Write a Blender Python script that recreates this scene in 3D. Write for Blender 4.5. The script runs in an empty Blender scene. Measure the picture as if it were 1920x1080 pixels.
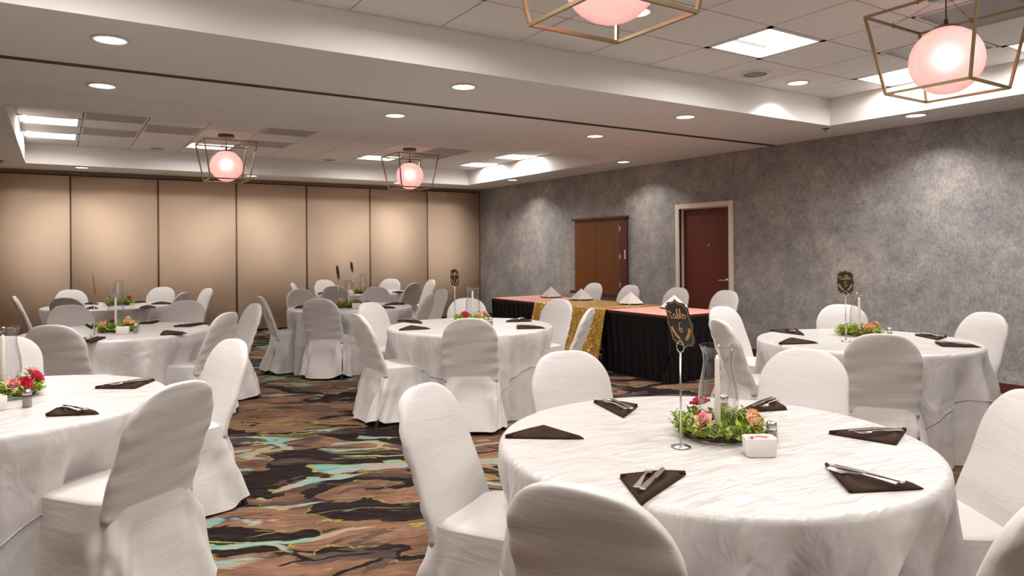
import bpy, math, random
import numpy as np
from mathutils import Matrix, Vector

random.seed(7)
SC = bpy.context.scene
COL = SC.collection
PI = math.pi

# ------------------------------------------------------------------ camera
FPX, YAW, ROLL, HY, CAMH = 1321.03, math.radians(32.758), math.radians(-0.438), 468.98, 1.45
Fw = np.array([math.sin(YAW), math.cos(YAW), 0.0])
Rt = np.array([math.cos(YAW), -math.sin(YAW), 0.0])
Up = np.array([0, 0, 1.0])
CAM = np.array([0, 0, CAMH])
cam_data = bpy.data.cameras.new('camera')
cam = bpy.data.objects.new('camera', cam_data)
COL.objects.link(cam)
_r = math.cos(ROLL) * Rt + math.sin(ROLL) * Up
_u = -math.sin(ROLL) * Rt + math.cos(ROLL) * Up
cam.matrix_world = Matrix(((_r[0], _u[0], -Fw[0], 0), (_r[1], _u[1], -Fw[1], 0), (_r[2], _u[2], -Fw[2], CAMH), (0, 0, 0, 1)))
cam_data.sensor_width = 36
cam_data.lens = FPX / 1920 * 36
cam_data.shift_y = -(540 - HY) / 1920
cam_data.clip_start = 0.02
SC.camera = cam

# ------------------------------------------------------------------ world, exposure
w = bpy.data.worlds.new('world')
SC.world = w
w.use_nodes = True
w.node_tree.nodes['Background'].inputs[0].default_value = (1, 0.95, 0.9, 1)
w.node_tree.nodes['Background'].inputs[1].default_value = 0.0
SC.view_settings.view_transform = 'Standard'
SC.view_settings.look = 'None'
SC.view_settings.gamma = 1
SC.view_settings.use_curve_mapping = False
SC.view_settings.exposure = -0.03
E_DOWN, E_TROFF, E_BULB = 11.5, 25.0, 13.0     # lamp strengths
LIGHTCOL = (1.0, 0.95, 0.91)


def on_z(px, py, z):
    a, b = px - 960, py - HY
    u = (a * math.cos(ROLL) + b * math.sin(ROLL)) / FPX
    v = -(-a * math.sin(ROLL) + b * math.cos(ROLL)) / FPX
    r = Fw + u * Rt + v * Up
    return CAM + r * (z - CAMH) / r[2]


# ------------------------------------------------------------------ materials
MATS = {}


def nt_new(name):
    m = bpy.data.materials.new(name)
    m.use_nodes = True
    nt = m.node_tree
    b = nt.nodes['Principled BSDF']
    return m, nt, b


def nd(nt, t, **kw):
    n = nt.nodes.new(t)
    for k, v in kw.items():
        if k.startswith('i_'):
            n.inputs[k[2:].replace('_', ' ')].default_value = v
        else:
            setattr(n, k, v)
    return n


def lk(nt, a, b):
    nt.links.new(a, b)


def coords(nt, kind='Object', scale=(1, 1, 1), rot=(0, 0, 0)):
    tc = nd(nt, 'ShaderNodeTexCoord')
    mp = nd(nt, 'ShaderNodeMapping')
    mp.inputs['Scale'].default_value = scale
    mp.inputs['Rotation'].default_value = rot
    lk(nt, tc.outputs[kind], mp.inputs['Vector'])
    return mp.outputs['Vector']


def noise(nt, vec, scale, detail=3, rough=0.5, dist=0.0):
    n = nd(nt, 'ShaderNodeTexNoise')
    n.inputs['Scale'].default_value = scale
    n.inputs['Detail'].default_value = detail
    n.inputs['Roughness'].default_value = rough
    n.inputs['Distortion'].default_value = dist
    lk(nt, vec, n.inputs['Vector'])
    return n.outputs['Fac']


def ramp(nt, fac, stops):
    r = nd(nt, 'ShaderNodeValToRGB')
    el = r.color_ramp.elements
    while len(el) < len(stops):
        el.new(0.5)
    for e, (p, c) in zip(el, stops):
        e.position = p
        e.color = (*c, 1) if len(c) == 3 else c
    lk(nt, fac, r.inputs['Fac'])
    return r.outputs['Color']


def mth(nt, op, a, b=None, c=None):
    m = nd(nt, 'ShaderNodeMath', operation=op)
    for i, x in enumerate((a, b, c)):
        if x is None:
            continue
        if isinstance(x, (int, float)):
            m.inputs[i].default_value = x
        else:
            lk(nt, x, m.inputs[i])
    return m.outputs[0]


def mix(nt, fac, a, b, bt='MIX'):
    m = nd(nt, 'ShaderNodeMix', data_type='RGBA', blend_type=bt)
    for s, x in ((m.inputs[0], fac), (m.inputs[6], a), (m.inputs[7], b)):
        if isinstance(x, (int, float)):
            s.default_value = x
        elif isinstance(x, tuple):
            s.default_value = (*x, 1)
        else:
            lk(nt, x, s)
    return m.outputs[2]


def bump(nt, b, h, strength, dist=0.01):
    n = nd(nt, 'ShaderNodeBump')
    n.inputs['Strength'].default_value = strength
    n.inputs['Distance'].default_value = dist
    lk(nt, h, n.inputs['Height'])
    lk(nt, n.outputs[0], b.inputs['Normal'])


def plain(name, col, rough=0.5, metal=0.0, **kw):
    m, nt, b = nt_new(name)
    b.inputs['Base Color'].default_value = (*col, 1)
    b.inputs['Roughness'].default_value = rough
    b.inputs['Metallic'].default_value = metal
    for k, v in kw.items():
        b.inputs[k.replace('_', ' ')].default_value = v
    MATS[name] = m
    return m


def grain(name, col, col2, scale, rough, bstr=0.1, bscale=None, stretch=(1, 1, 1), bdist=0.002):
    m, nt, b = nt_new(name)
    v = coords(nt, 'Object', stretch)
    n = noise(nt, v, scale, 4, 0.6)
    lk(nt, mix(nt, n, col, col2), b.inputs['Base Color'])
    b.inputs['Roughness'].default_value = rough
    if bstr:
        bump(nt, b, noise(nt, v, bscale or scale, 4, 0.6), bstr, bdist)
    MATS[name] = m
    return m


grain('paint_white', (0.78, 0.755, 0.735), (0.82, 0.79, 0.765), 2.0, 0.7, 0.05, 60)
grain('tile', (0.78, 0.74, 0.71), (0.86, 0.82, 0.79), 45, 0.95, 0.5, 160, bdist=0.003)
plain('grid_dark', (0.10, 0.088, 0.08), 0.7)
plain('grid_white', (0.7, 0.68, 0.66), 0.5)
plain('track_dark', (0.055, 0.045, 0.04), 0.5)
plain('steel', (0.62, 0.60, 0.58), 0.28, 1.0)
plain('chrome', (0.9, 0.88, 0.87), 0.22, 1.0)
plain('gold_metal', (0.40, 0.31, 0.18), 0.42, 1.0)
plain('bronze', (0.17, 0.115, 0.06), 0.45, 0.8)
plain('leg_dark', (0.02, 0.012, 0.01), 0.5)
plain('black_plate', (0.012, 0.011, 0.011), 0.25)
plain('sign_black', (0.016, 0.014, 0.013), 0.6)
plain('sign_gold', (0.72, 0.43, 0.13), 0.45, 0.25)
plain('wax', (0.86, 0.79, 0.70), 0.5, Subsurface_Weight=0.2)
plain('wick', (0.02, 0.02, 0.02), 0.9)
plain('ceramic', (0.82, 0.78, 0.74), 0.25)
plain('packet_white', (0.85, 0.83, 0.82), 0.6)
plain('packet_pink', (0.8, 0.16, 0.26), 0.6)
plain('packet_yellow', (0.85, 0.6, 0.15), 0.6)
plain('salt', (0.36, 0.29, 0.23), 0.9)
plain('cream_paint', (0.80, 0.70, 0.59), 0.45)
plain('plastic_white', (0.8, 0.77, 0.74), 0.4)
plain('speaker_grey', (0.30, 0.27, 0.245), 0.7)
plain('twig', (0.05, 0.022, 0.012), 0.6)
plain('petal_pink', (0.93, 0.50, 0.50), 0.6)
plain('petal_red', (0.68, 0.045, 0.09), 0.6)
plain('petal_orange', (0.95, 0.56, 0.22), 0.6)
plain('petal_peach', (0.95, 0.62, 0.42), 0.6)
plain('linen_white', (0.82, 0.76, 0.71), 0.8)
grain('leaf', (0.13, 0.24, 0.015), (0.52, 0.60, 0.08), 22, 0.5, 0)
grain('napkin', (0.032, 0.016, 0.009), (0.048, 0.025, 0.014), 60, 0.8, 0.2, 500)
MATS['napkin'].node_tree.nodes['Principled BSDF'].inputs['Specular IOR Level'].default_value = 0.15
grain('skirt_black', (0.003, 0.0024, 0.0028), (0.005, 0.004, 0.0045), 8, 0.6, 0.0)
MATS['skirt_black'].node_tree.nodes['Principled BSDF'].inputs['Specular IOR Level'].default_value = 0.25
grain('pink_cloth', (0.80, 0.29, 0.25), (0.86, 0.35, 0.30), 4, 0.6, 0.15, 12)
grain('door_wood', (0.095, 0.009, 0.002), (0.145, 0.016, 0.004), 2.0, 0.5, 0.0, stretch=(8, 8, 0.6))
grain('hatch_wood', (0.095, 0.024, 0.0015), (0.20, 0.060, 0.004), 2.2, 0.4, 0.0, stretch=(4, 4, 0.5))
grain('dark_wood', (0.07, 0.015, 0.008), (0.11, 0.024, 0.012), 4, 0.4, 0.0, stretch=(3, 3, 3))
grain('panel_beige', (0.78, 0.585, 0.425), (0.81, 0.615, 0.45), 300, 0.85, 0.15, 900, bdist=0.001)
plain('panel_edge', (0.20, 0.135, 0.08), 0.5)


def fabric(name, c1, c2, rough, wr_scale, wr_str, stretch, sheen=0.0, fine=0.0):
    m, nt, b = nt_new(name)
    v = coords(nt, 'Object', stretch)
    n = noise(nt, v, wr_scale, 4, 0.55, 0.6)
    lk(nt, mix(nt, n, c1, c2), b.inputs['Base Color'])
    b.inputs['Roughness'].default_value = rough
    b.inputs['Sheen Weight'].default_value = sheen
    bump(nt, b, n, wr_str, 0.02)
    MATS[name] = m


fabric('chair_cover', (0.61, 0.575, 0.555), (0.645, 0.61, 0.59), 0.75, 2.2, 0.20, (2.0, 1.0, 7.0), 0.1)
m, nt, b = nt_new('satin')
v = coords(nt, 'Object', (1, 1.5, 0.75))
n1 = noise(nt, v, 3.6, 2.0, 0.45, 1.0)
n2 = noise(nt, coords(nt, 'Object', (1.0, 3.2, 1.0), (0, 0, 0.6)), 7.0, 2.0, 0.45, 0.8)
hgt = mth(nt, 'ADD', mth(nt, 'MULTIPLY', n1, 0.7), mth(nt, 'MULTIPLY', n2, 0.45))
lk(nt, mix(nt, n1, (0.565, 0.533, 0.517), (0.585, 0.553, 0.537)), b.inputs['Base Color'])
b.inputs['Roughness'].default_value = 0.36
b.inputs['Specular IOR Level'].default_value = 0.7
b.inputs['Sheen Weight'].default_value = 0.15
bump(nt, b, hgt, 0.55, 0.045)
MATS['satin'] = m

# grey mottled wall covering
m, nt, b = nt_new('wall_grey')
v = coords(nt)
n1 = noise(nt, v, 1.5, 5, 0.62, 0.4)
n2 = noise(nt, coords(nt, 'Object', (1, 14, 40)), 3.0, 3, 0.6)
n3 = noise(nt, coords(nt, 'Object', (1, 55, 9)), 2.2, 3, 0.6)
n4 = noise(nt, v, 9, 5, 0.7)
c = ramp(nt, n1, [(0.32, (0.235, 0.232, 0.236)), (0.52, (0.325, 0.304, 0.290)), (0.70, (0.45, 0.410, 0.378))])
weave = mth(nt, 'ADD', mth(nt, 'MULTIPLY', n2, 0.5), mth(nt, 'MULTIPLY', n3, 0.5))
c = mix(nt, 0.75, c, ramp(nt, weave, [(0.36, (0.42, 0.43, 0.45)), (0.52, (1.0, 1.0, 1.0)), (0.66, (1.3, 1.28, 1.26))]), 'MULTIPLY')
c = mix(nt, 0.7, c, ramp(nt, n4, [(0.30, (0.62, 0.62, 0.63)), (0.6, (1.12, 1.12, 1.12))]), 'MULTIPLY')
lk(nt, c, b.inputs['Base Color'])
b.inputs['Roughness'].default_value = 0.55
bump(nt, b, weave, 0.15, 0.002)
MATS['wall_grey'] = m

# patterned carpet
m, nt, b = nt_new('carpet')
v0 = coords(nt, 'Object', (1, 1, 1), (0, 0, 0.5))
nz = nd(nt, 'ShaderNodeTexNoise')
nz.inputs['Scale'].default_value = 1.1
nz.inputs['Detail'].default_value = 6
lk(nt, v0, nz.inputs['Vector'])
vm = nd(nt, 'ShaderNodeVectorMath', operation='SCALE')
vm.inputs['Scale'].default_value = 0.55
lk(nt, nz.outputs['Color'], vm.inputs[0])
va = nd(nt, 'ShaderNodeVectorMath', operation='ADD')
lk(nt, v0, va.inputs[0])
lk(nt, vm.outputs[0], va.inputs[1])
vd = va.outputs[0]


def stretch_vec(vec, s, rot=0.0):
    mp = nd(nt, 'ShaderNodeMapping')
    mp.inputs['Scale'].default_value = s
    mp.inputs['Rotation'].default_value = (0, 0, rot)
    lk(nt, vec, mp.inputs['Vector'])
    return mp.outputs['Vector']


def vor(vec, scale, feature='F1', out='Distance'):
    n = nd(nt, 'ShaderNodeTexVoronoi', feature=feature)
    n.inputs['Scale'].default_value = scale
    lk(nt, vec, n.inputs['Vector'])
    return n.outputs[out]


def step(x, lo, hi):
    mr = nd(nt, 'ShaderNodeMapRange', interpolation_type='SMOOTHSTEP')
    mr.inputs['From Min'].default_value = lo
    mr.inputs['From Max'].default_value = hi
    lk(nt, x, mr.inputs['Value'])
    return mr.outputs[0]


def band(x, c0, wd):
    return mth(nt, 'SUBTRACT', 1.0, step(mth(nt, 'ABSOLUTE', mth(nt, 'SUBTRACT', x, c0)), wd * 0.55, wd))


def inv(x):
    return mth(nt, 'SUBTRACT', 1.0, x)


def mul(*xs):
    r = xs[0]
    for x in xs[1:]:
        r = mth(nt, 'MULTIPLY', r, x)
    return r


streak = noise(nt, stretch_vec(vd, (3.0, 34, 1), 0.15), 1.5, 5, 0.7)
streak2 = noise(nt, stretch_vec(vd, (4.0, 50, 1), -0.4), 1.4, 5, 0.7)
blot = noise(nt, v0, 1.7, 6, 0.65, 0.5)
brown = ramp(nt, streak, [(0.28, (0.075, 0.040, 0.026)), (0.48, (0.20, 0.105, 0.064)), (0.72, (0.29, 0.165, 0.108)), (0.85, (0.40, 0.28, 0.21))])
brown = mix(nt, 0.8, brown, ramp(nt, blot, [(0.35, (0.45, 0.45, 0.47)), (0.6, (1.1, 1.1, 1.1))]), 'MULTIPLY')
dark = ramp(nt, streak2, [(0.40, (0.010, 0.006, 0.007)), (0.60, (0.026, 0.017, 0.016)), (0.80, (0.11, 0.068, 0.05))])
leafn = noise(nt, stretch_vec(vd, (0.8, 1.7, 1), 0.35), 1.3, 4.5, 0.5, 0.7)
leafm = step(leafn, 0.478, 0.486)
col = mix(nt, leafm, dark, brown)
# taupe leaves over the dark ground
tn = noise(nt, stretch_vec(vd, (0.9, 2.2, 1), -0.7), 2.1, 4, 0.55, 0.6)
taupe = mix(nt, 0.8, (0.085, 0.058, 0.048), ramp(nt, streak, [(0.3, (0.4, 0.4, 0.4)), (0.7, (1.3, 1.3, 1.3))]), 'MULTIPLY')
col = mix(nt, mul(step(tn, 0.555, 0.565), 0.85), col, taupe)
# dark stems and splits
edge = vor(stretch_vec(vd, (0.5, 1.8, 1), 0.9), 1.9, 'DISTANCE_TO_EDGE')
gate = step(noise(nt, v0, 1.6, 2), 0.50, 0.53)
split = mul(inv(step(edge, 0.020, 0.030)), gate)
col = mix(nt, mul(split, 0.95), col, (0.012, 0.007, 0.008))
# pale teal / rose grey branching splashes
teal_n = noise(nt, stretch_vec(vd, (0.7, 2.0, 1), -0.25), 1.3, 4, 0.5, 0.9)
tm = step(teal_n, 0.632, 0.638)
zone = step(noise(nt, v0, 0.7, 1), 0.47, 0.51)
edge2 = vor(stretch_vec(vd, (0.45, 1.4, 1), -0.6), 2.6, 'DISTANCE_TO_EDGE')
br = mul(inv(step(edge2, 0.045, 0.055)), zone, step(noise(nt, v0, 1.9, 3), 0.49, 0.51))
tealcol = ramp(nt, noise(nt, v0, 2.6, 4, 0.6), [(0.40, (0.15, 0.34, 0.34)), (0.50, (0.25, 0.34, 0.32)), (0.58, (0.36, 0.27, 0.235))])
tealcol = mix(nt, 0.7, tealcol, ramp(nt, streak, [(0.3, (0.5, 0.5, 0.5)), (0.62, (1.05, 1.05, 1.05))]), 'MULTIPLY')
col = mix(nt, mth(nt, 'MAXIMUM', tm, br), col, tealcol)
# thin lime outlines
lime = mul(band(leafn, 0.489, 0.0042), step(noise(nt, v0, 2.2, 2), 0.49, 0.53))
lime2 = band(teal_n, 0.631, 0.005)
lime4 = mul(band(edge2, 0.055, 0.008), zone, step(noise(nt, v0, 1.9, 3), 0.49, 0.51))
edge3 = vor(stretch_vec(vd, (0.25, 2.4, 1), 0.55), 2.4, 'DISTANCE_TO_EDGE')
lime3 = mul(inv(step(edge3, 0.011, 0.018)), step(noise(nt, v0, 1.0, 1, 0.5, 0.5), 0.57, 0.59))
lm = mth(nt, 'MAXIMUM', mth(nt, 'MAXIMUM', lime, lime2), mth(nt, 'MAXIMUM', lime3, lime4))
col = mix(nt, mul(lm, 0.9), col, (0.30, 0.29, 0.05))
fuzz = noise(nt, v0, 260, 2, 0.6)
col = mix(nt, 0.5, col, ramp(nt, fuzz, [(0.3, (0.72, 0.72, 0.72)), (0.7, (1.15, 1.15, 1.15))]), 'MULTIPLY')
lk(nt, col, b.inputs['Base Color'])
b.inputs['Roughness'].default_value = 1.0
b.inputs['Specular IOR Level'].default_value = 0.1
bump(nt, b, fuzz, 0.5, 0.004)
MATS['carpet'] = m

# gold sequins
m, nt, b = nt_new('sequin_gold')
vo = nd(nt, 'ShaderNodeTexVoronoi')
vo.inputs['Scale'].default_value = 110
lk(nt, coords(nt), vo.inputs['Vector'])
lk(nt, ramp(nt, vo.outputs['Distance'], [(0.0, (1.0, 0.66, 0.19)), (0.7, (0.55, 0.30, 0.05))]), b.inputs['Base Color'])
b.inputs['Metallic'].default_value = 0.75
b.inputs['Roughness'].default_value = 0.32
sub = nd(nt, 'ShaderNodeVectorMath', operation='SUBTRACT')
lk(nt, vo.outputs['Color'], sub.inputs[0])
sub.inputs[1].default_value = (0.5, 0.5, 0.5)
scl = nd(nt, 'ShaderNodeVectorMath', operation='SCALE')
scl.inputs['Scale'].default_value = 0.9
lk(nt, sub.outputs[0], scl.inputs[0])
geo = nd(nt, 'ShaderNodeNewGeometry')
add = nd(nt, 'ShaderNodeVectorMath', operation='ADD')
lk(nt, geo.outputs['Normal'], add.inputs[0])
lk(nt, scl.outputs[0], add.inputs[1])
nrm = nd(nt, 'ShaderNodeVectorMath', operation='NORMALIZE')
lk(nt, add.outputs[0], nrm.inputs[0])
lk(nt, nrm.outputs[0], b.inputs['Normal'])
MATS['sequin_gold'] = m

# perforated grey vent
m, nt, b = nt_new('vent_grey')
vo = nd(nt, 'ShaderNodeTexVoronoi', feature='F1')
vo.inputs['Scale'].default_value = 75
vo.inputs['Randomness'].default_value = 0.0
lk(nt, coords(nt), vo.inputs['Vector'])
lk(nt, ramp(nt, vo.outputs['Distance'], [(0.30, (0.045, 0.042, 0.04)), (0.42, (0.42, 0.40, 0.385))]), b.inputs['Base Color'])
b.inputs['Roughness'].default_value = 0.5
MATS['vent_grey'] = m

# thin clear glass
m = bpy.data.materials.new('clear_glass')
m.use_nodes = True
nt = m.node_tree
nt.nodes.clear()
out = nd(nt, 'ShaderNodeOutputMaterial')
tr = nd(nt, 'ShaderNodeBsdfTransparent')
tr.inputs[0].default_value = (0.93, 0.935, 0.93, 1)
gl = nd(nt, 'ShaderNodeBsdfGlossy')
gl.inputs['Roughness'].default_value = 0.03
fr = nd(nt, 'ShaderNodeLayerWeight')
fr.inputs['Blend'].default_value = 0.5
ms = nd(nt, 'ShaderNodeMixShader')
lk(nt, mth(nt, 'MULTIPLY_ADD', mth(nt, 'POWER', fr.outputs['Facing'], 1.9), 0.78, 0.06), ms.inputs[0])
lk(nt, tr.outputs[0], ms.inputs[1])
lk(nt, gl.outputs[0], ms.inputs[2])
lk(nt, ms.outputs[0], out.inputs[0])
MATS['clear_glass'] = m

# pink frosted globe: forward-scattering glass over a bulb
m = bpy.data.materials.new('pink_globe')
m.use_nodes = True
nt = m.node_tree
nt.nodes.clear()
out = nd(nt, 'ShaderNodeOutputMaterial')
rf = nd(nt, 'ShaderNodeBsdfRefraction')
rf.inputs['Color'].default_value = (1.0, 0.95, 0.94, 1)
rf.inputs['Roughness'].default_value = 1.0
rf.inputs['IOR'].default_value = 1.2
tl = nd(nt, 'ShaderNodeBsdfTranslucent')
tl.inputs[0].default_value = (1.0, 0.72, 0.68, 1)
df = nd(nt, 'ShaderNodeBsdfDiffuse')
df.inputs[0].default_value = (0.92, 0.62, 0.58, 1)
m1 = nd(nt, 'ShaderNodeMixShader')
m1.inputs[0].default_value = 0.55
lk(nt, rf.outputs[0], m1.inputs[1])
lk(nt, tl.outputs[0], m1.inputs[2])
m2 = nd(nt, 'ShaderNodeMixShader')
m2.inputs[0].default_value = 0.3
lk(nt, m1.outputs[0], m2.inputs[1])
lk(nt, df.outputs[0], m2.inputs[2])
lk(nt, m2.outputs[0], out.inputs[0])
MATS['pink_globe'] = m


def emis(name, col, s):
    m = bpy.data.materials.new(name)
    m.use_nodes = True
    nt = m.node_tree
    nt.nodes.clear()
    o = nd(nt, 'ShaderNodeOutputMaterial')
    e = nd(nt, 'ShaderNodeEmission')
    e.inputs[0].default_value = (*col, 1)
    e.inputs[1].default_value = s
    lk(nt, e.outputs[0], o.inputs[0])
    MATS[name] = m


emis('lens_light', (1.0, 0.94, 0.88), 6.0)
emis('troffer_light', (1.0, 0.98, 0.96), 6.0)
emis('bulb_light', (1.0, 0.97, 0.97), E_BULB)


# ------------------------------------------------------------------ mesh helpers
class MB:
    def __init__(self):
        self.v, self.f, self.m = [], [], []

    def add(self, verts, faces):
        o = len(self.v)
        self.v += [tuple(p) for p in verts]
        self.f += [tuple(i + o for i in f) for f in faces]
        return self

    def box(self, x0, x1, y0, y1, z0, z1):
        vs = [(x, y, z) for z in (z0, z1) for y in (y0, y1) for x in (x0, x1)]
        return self.add(vs, [(0, 2, 3, 1), (4, 5, 7, 6), (0, 1, 5, 4), (2, 6, 7, 3), (0, 4, 6, 2), (1, 3, 7, 5)])

    def loft(self, rings, cap0=True, cap1=True, closed=True):
        n = len(rings[0])
        vs = [p for r in rings for p in r]
        fs = []
        for i in range(len(rings) - 1):
            for j in range(n if closed else n - 1):
                k = (j + 1) % n
                fs.append((i * n + j, i * n + k, (i + 1) * n + k, (i + 1) * n + j))
        if cap0:
            fs.append(tuple(reversed(range(n))))
        if cap1:
            fs.append(tuple((len(rings) - 1) * n + j for j in range(n)))
        return self.add(vs, fs)

    def lathe(self, prof, n=24, c=(0, 0, 0), cap0=False, cap1=False):
        rings = [[(c[0] + r * math.cos(2 * PI * j / n), c[1] + r * math.sin(2 * PI * j / n), c[2] + z) for j in range(n)] for r, z in prof]
        return self.loft(rings, cap0, cap1)

    def tube(self, pts, r, n=8, closed=False, caps=True, up=(0, 0, 1)):
        pts = [Vector(p) for p in pts]
        rs = r if isinstance(r, (list, tuple)) else [r] * len(pts)
        rings = []
        N = len(pts)
        for i, p in enumerate(pts):
            if closed:
                t = pts[(i + 1) % N] - pts[i - 1]
            else:
                t = pts[min(i + 1, N - 1)] - pts[max(i - 1, 0)]
            t.normalize()
            a = Vector(up)
            if abs(t.dot(a)) > 0.97:
                a = Vector((1, 0, 0.1))
            s = t.cross(a).normalized()
            q = s.cross(t)
            rings.append([tuple(p + rs[i] * (math.cos(2 * PI * j / n + PI / n) * s + math.sin(2 * PI * j / n + PI / n) * q)) for j in range(n)])
        if closed:
            rings.append(rings[0])
            return self.loft(rings, False, False)
        return self.loft(rings, caps, caps)

    def mesh(self, name, mat, smooth=True):
        me = bpy.data.meshes.new(name)
        me.from_pydata(self.v, [], self.f)
        me.validate()
        if smooth:
            me.polygons.foreach_set('use_smooth', [True] * len(me.polygons))
        me.materials.append(MATS[mat])
        me.update()
        return me


def link(name, data, parent=None, loc=(0, 0, 0), rot=(0, 0, 0)):
    o = bpy.data.objects.new(name, data)
    COL.objects.link(o)
    o.location = loc
    o.rotation_euler = rot
    if parent is not None:
        o.parent = parent
    return o


def part(name, mb, mat, parent=None, smooth=False, loc=(0, 0, 0), rot=(0, 0, 0)):
    return link(name, mb.mesh(name, mat, smooth), parent, loc, rot)


def tag(o, label=None, cat=None, group=None, kind=None):
    if label:
        o['label'] = label
    if cat:
        o['category'] = cat
    if group:
        o['group'] = group
    if kind:
        o['kind'] = kind
    return o


def thing(name, label, cat, loc=(0, 0, 0), rz=0.0, group=None):
    return tag(link(name, None, None, loc, (0, 0, rz)), label, cat, group)


def copy_tree(o, parent=None):
    c = o.copy()
    COL.objects.link(c)
    c.parent = parent
    for ch in list(o.children):
        copy_tree(ch, c)
    return c


def bevel(o, wd=0.004, seg=2):
    md = o.modifiers.new('bevel', 'BEVEL')
    md.width = wd
    md.segments = seg
    md.limit_method = 'ANGLE'
    return o


# ------------------------------------------------------------------ the room
XR, YB, XL, YF = 7.84, 13.55, -2.6, -2.4
ZS, ZT = 2.785, 3.08

floor = part('floor', MB().box(XL, XR + 0.3, YF, YB + 0.2, -0.05, 0.0), 'carpet')
tag(floor, 'dark brown carpet with lime and teal leaf pattern', None, None, 'structure')

DY0, DY1, DZ = 6.60, 7.53, 2.045      # door opening in the grey wall
wr = MB()
wr.box(XR, XR + 0.2, YF, DY0, 0, 3.2)
wr.box(XR, XR + 0.2, DY1, YB + 0.2, 0, 3.2)
wr.box(XR, XR + 0.2, DY0, DY1, DZ, 3.2)
tag(part('wall_right', wr, 'wall_grey'), 'mottled grey wallpapered wall', None, None, 'structure')
tag(part('wall_left', MB().box(XL - 0.2, XL, YF, YB + 0.2, 0, 3.2), 'panel_beige'), 'plain beige side wall', None, None, 'structure')
tag(part('wall_front', MB().box(XL - 0.2, XR + 0.2, YF - 0.2, YF, 0, 3.2), 'paint_white'), 'plain off white wall behind the viewer', None, None, 'structure')
bb = part('baseboard_right', MB().box(XR - 0.018, XR - 0.001, YF, DY0 - 0.075, 0.0, 0.10).box(XR - 0.018, XR - 0.001, DY1 + 0.075, YB - 0.09, 0.0, 0.10), 'dark_wood')
tag(bb, 'dark red wooden baseboard along the grey wall', None, None, 'structure')

# folding partition
wb = link('wall_back', None)
tag(wb, 'beige folding partition of tall flat panels', None, None, 'structure')
PW = 1.278
pan = MB().box(0.012, PW - 0.012, 0, 0.06, 0.03, ZS - 0.075).mesh('panel', 'panel_beige')
edg = MB().box(-0.012, -0.003, -0.006, 0.05, 0.02, ZS - 0.06).box(0.003, 0.012, -0.006, 0.05, 0.02, ZS - 0.06).mesh('panel_edge', 'panel_edge')
for k in range(-2, 6):
    x = 0.166 + PW * k
    p = link('panel', pan, wb, (x, YB - 0.06, 0))
    link('edge_trim', edg, wb, (x, YB - 0.06, 0))
link('edge_trim', edg, wb, (XR - 0.012, YB - 0.06, 0))
part('header', MB().box(XL, XR, YB - 0.075, YB + 0.1, ZS - 0.06, ZS - 0.001), 'panel_edge', wb)
part('backing', MB().box(XL, XR, YB + 0.005, YB + 0.15, 0, 3.2), 'track_dark', wb)

# ceiling: soffits, trays, tiles
ce = link('ceiling', None)
tag(ce, 'white dropped ceiling with two tiled trays and a beam', None, None, 'structure')
NX0, NX1, NY0, NY1 = -0.43, 7.11, -1.25, 4.60          # near tray
FX0, FX1, FY0, FY1 = -0.40, 7.04, 7.70, 12.575         # far tray
TK = 5.86
sof = MB()
Z2 = 3.25
sof.box(XL, XR, NY1, TK - 0.035, ZS, Z2)
sof.box(XL, XR, TK + 0.035, FY0, ZS, Z2)
sof.box(XL, XR, TK - 0.035, TK + 0.035, ZS + 0.05, Z2)
sof.box(NX1, XR, YF, NY1, ZS, Z2).box(XL, NX0, YF, NY1, ZS, Z2).box(NX0, NX1, YF, NY0, ZS, Z2)
sof.box(FX1, XR, FY0, YB, ZS, Z2).box(XL, FX0, FY0, YB, ZS, Z2).box(FX0, FX1, FY1, YB, ZS, Z2)
part('soffit', sof, 'paint_white', ce)
part('lower_strip', MB().box(XL, XR - 0.75, FY0 - 0.72, FY0 - 0.001, ZS - 0.012, ZS), 'paint_white', ce)
tr = MB().box(XL, XR, TK - 0.035, TK - 0.012, ZS - 0.006, ZS + 0.05).box(XL, XR, TK + 0.012, TK + 0.035, ZS - 0.006, ZS + 0.05).box(XL, XR, TK - 0.012, TK + 0.012, ZS + 0.03, ZS + 0.045)
part('track', tr, 'track_dark', ce)

TX, TY = 0.6865, 0.6425
tile_me = MB().box(0.006, TX - 0.006, 0.006, TY - 0.006, 0.0, 0.02).mesh('tile', 'tile', False)
TRO_N = {(7, 1): 'in the near tray beside the hanging lamps', (10, 1): 'in the near tray by the right wall', (10, 3): 'in the near tray at the right frame edge',
         (3, 1): 'near tray above the top frame edge, right one', (0, 1): 'near tray above the top frame edge, left one', (0, 3): 'added fill, near tray left of the viewer', (3, 5): 'added fill, near tray above the viewer, left one', (7, 5): 'added fill, near tray above the viewer, right one',  # panels beside and above the viewer are unseen, added to brighten the near tables
         (0, 6): 'added fill, near tray behind the viewer, left one', (3, 7): 'added fill, near tray behind the viewer, right one'}  # unseen panels added to light the rear of the near chairs
VENT_N = {(8, 3): 'above the big right lamp', (9, 2): 'behind the big right globe'}
TRO_F = {(0, 1): 'rear one of the far tray left pair', (0, 3): 'front one of the far tray left pair', (3, 1): 'behind the left hanging lamp',
         (7, 1): 'behind the middle hanging lamp', (10, 1): 'rear one of the far tray right pair', (10, 3): 'front one of the far tray right pair'}
VENT_F = {(1, 4): 'front one beside the left ceiling panels', (1, 2): 'rear one beside the left ceiling panels', (2, 3): 'left of the left lamp',
          (4, 4): 'front one right of the left lamp', (4, 2): 'rear one right of the left lamp', (8, 3): 'front one right of the middle lamp', (8, 2): 'rear one right of the middle lamp'}


def col_x(k, near):
    return (4.41 + TX * (k - 7) if near else 0.253 + TX * (k - 1)) 


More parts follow.
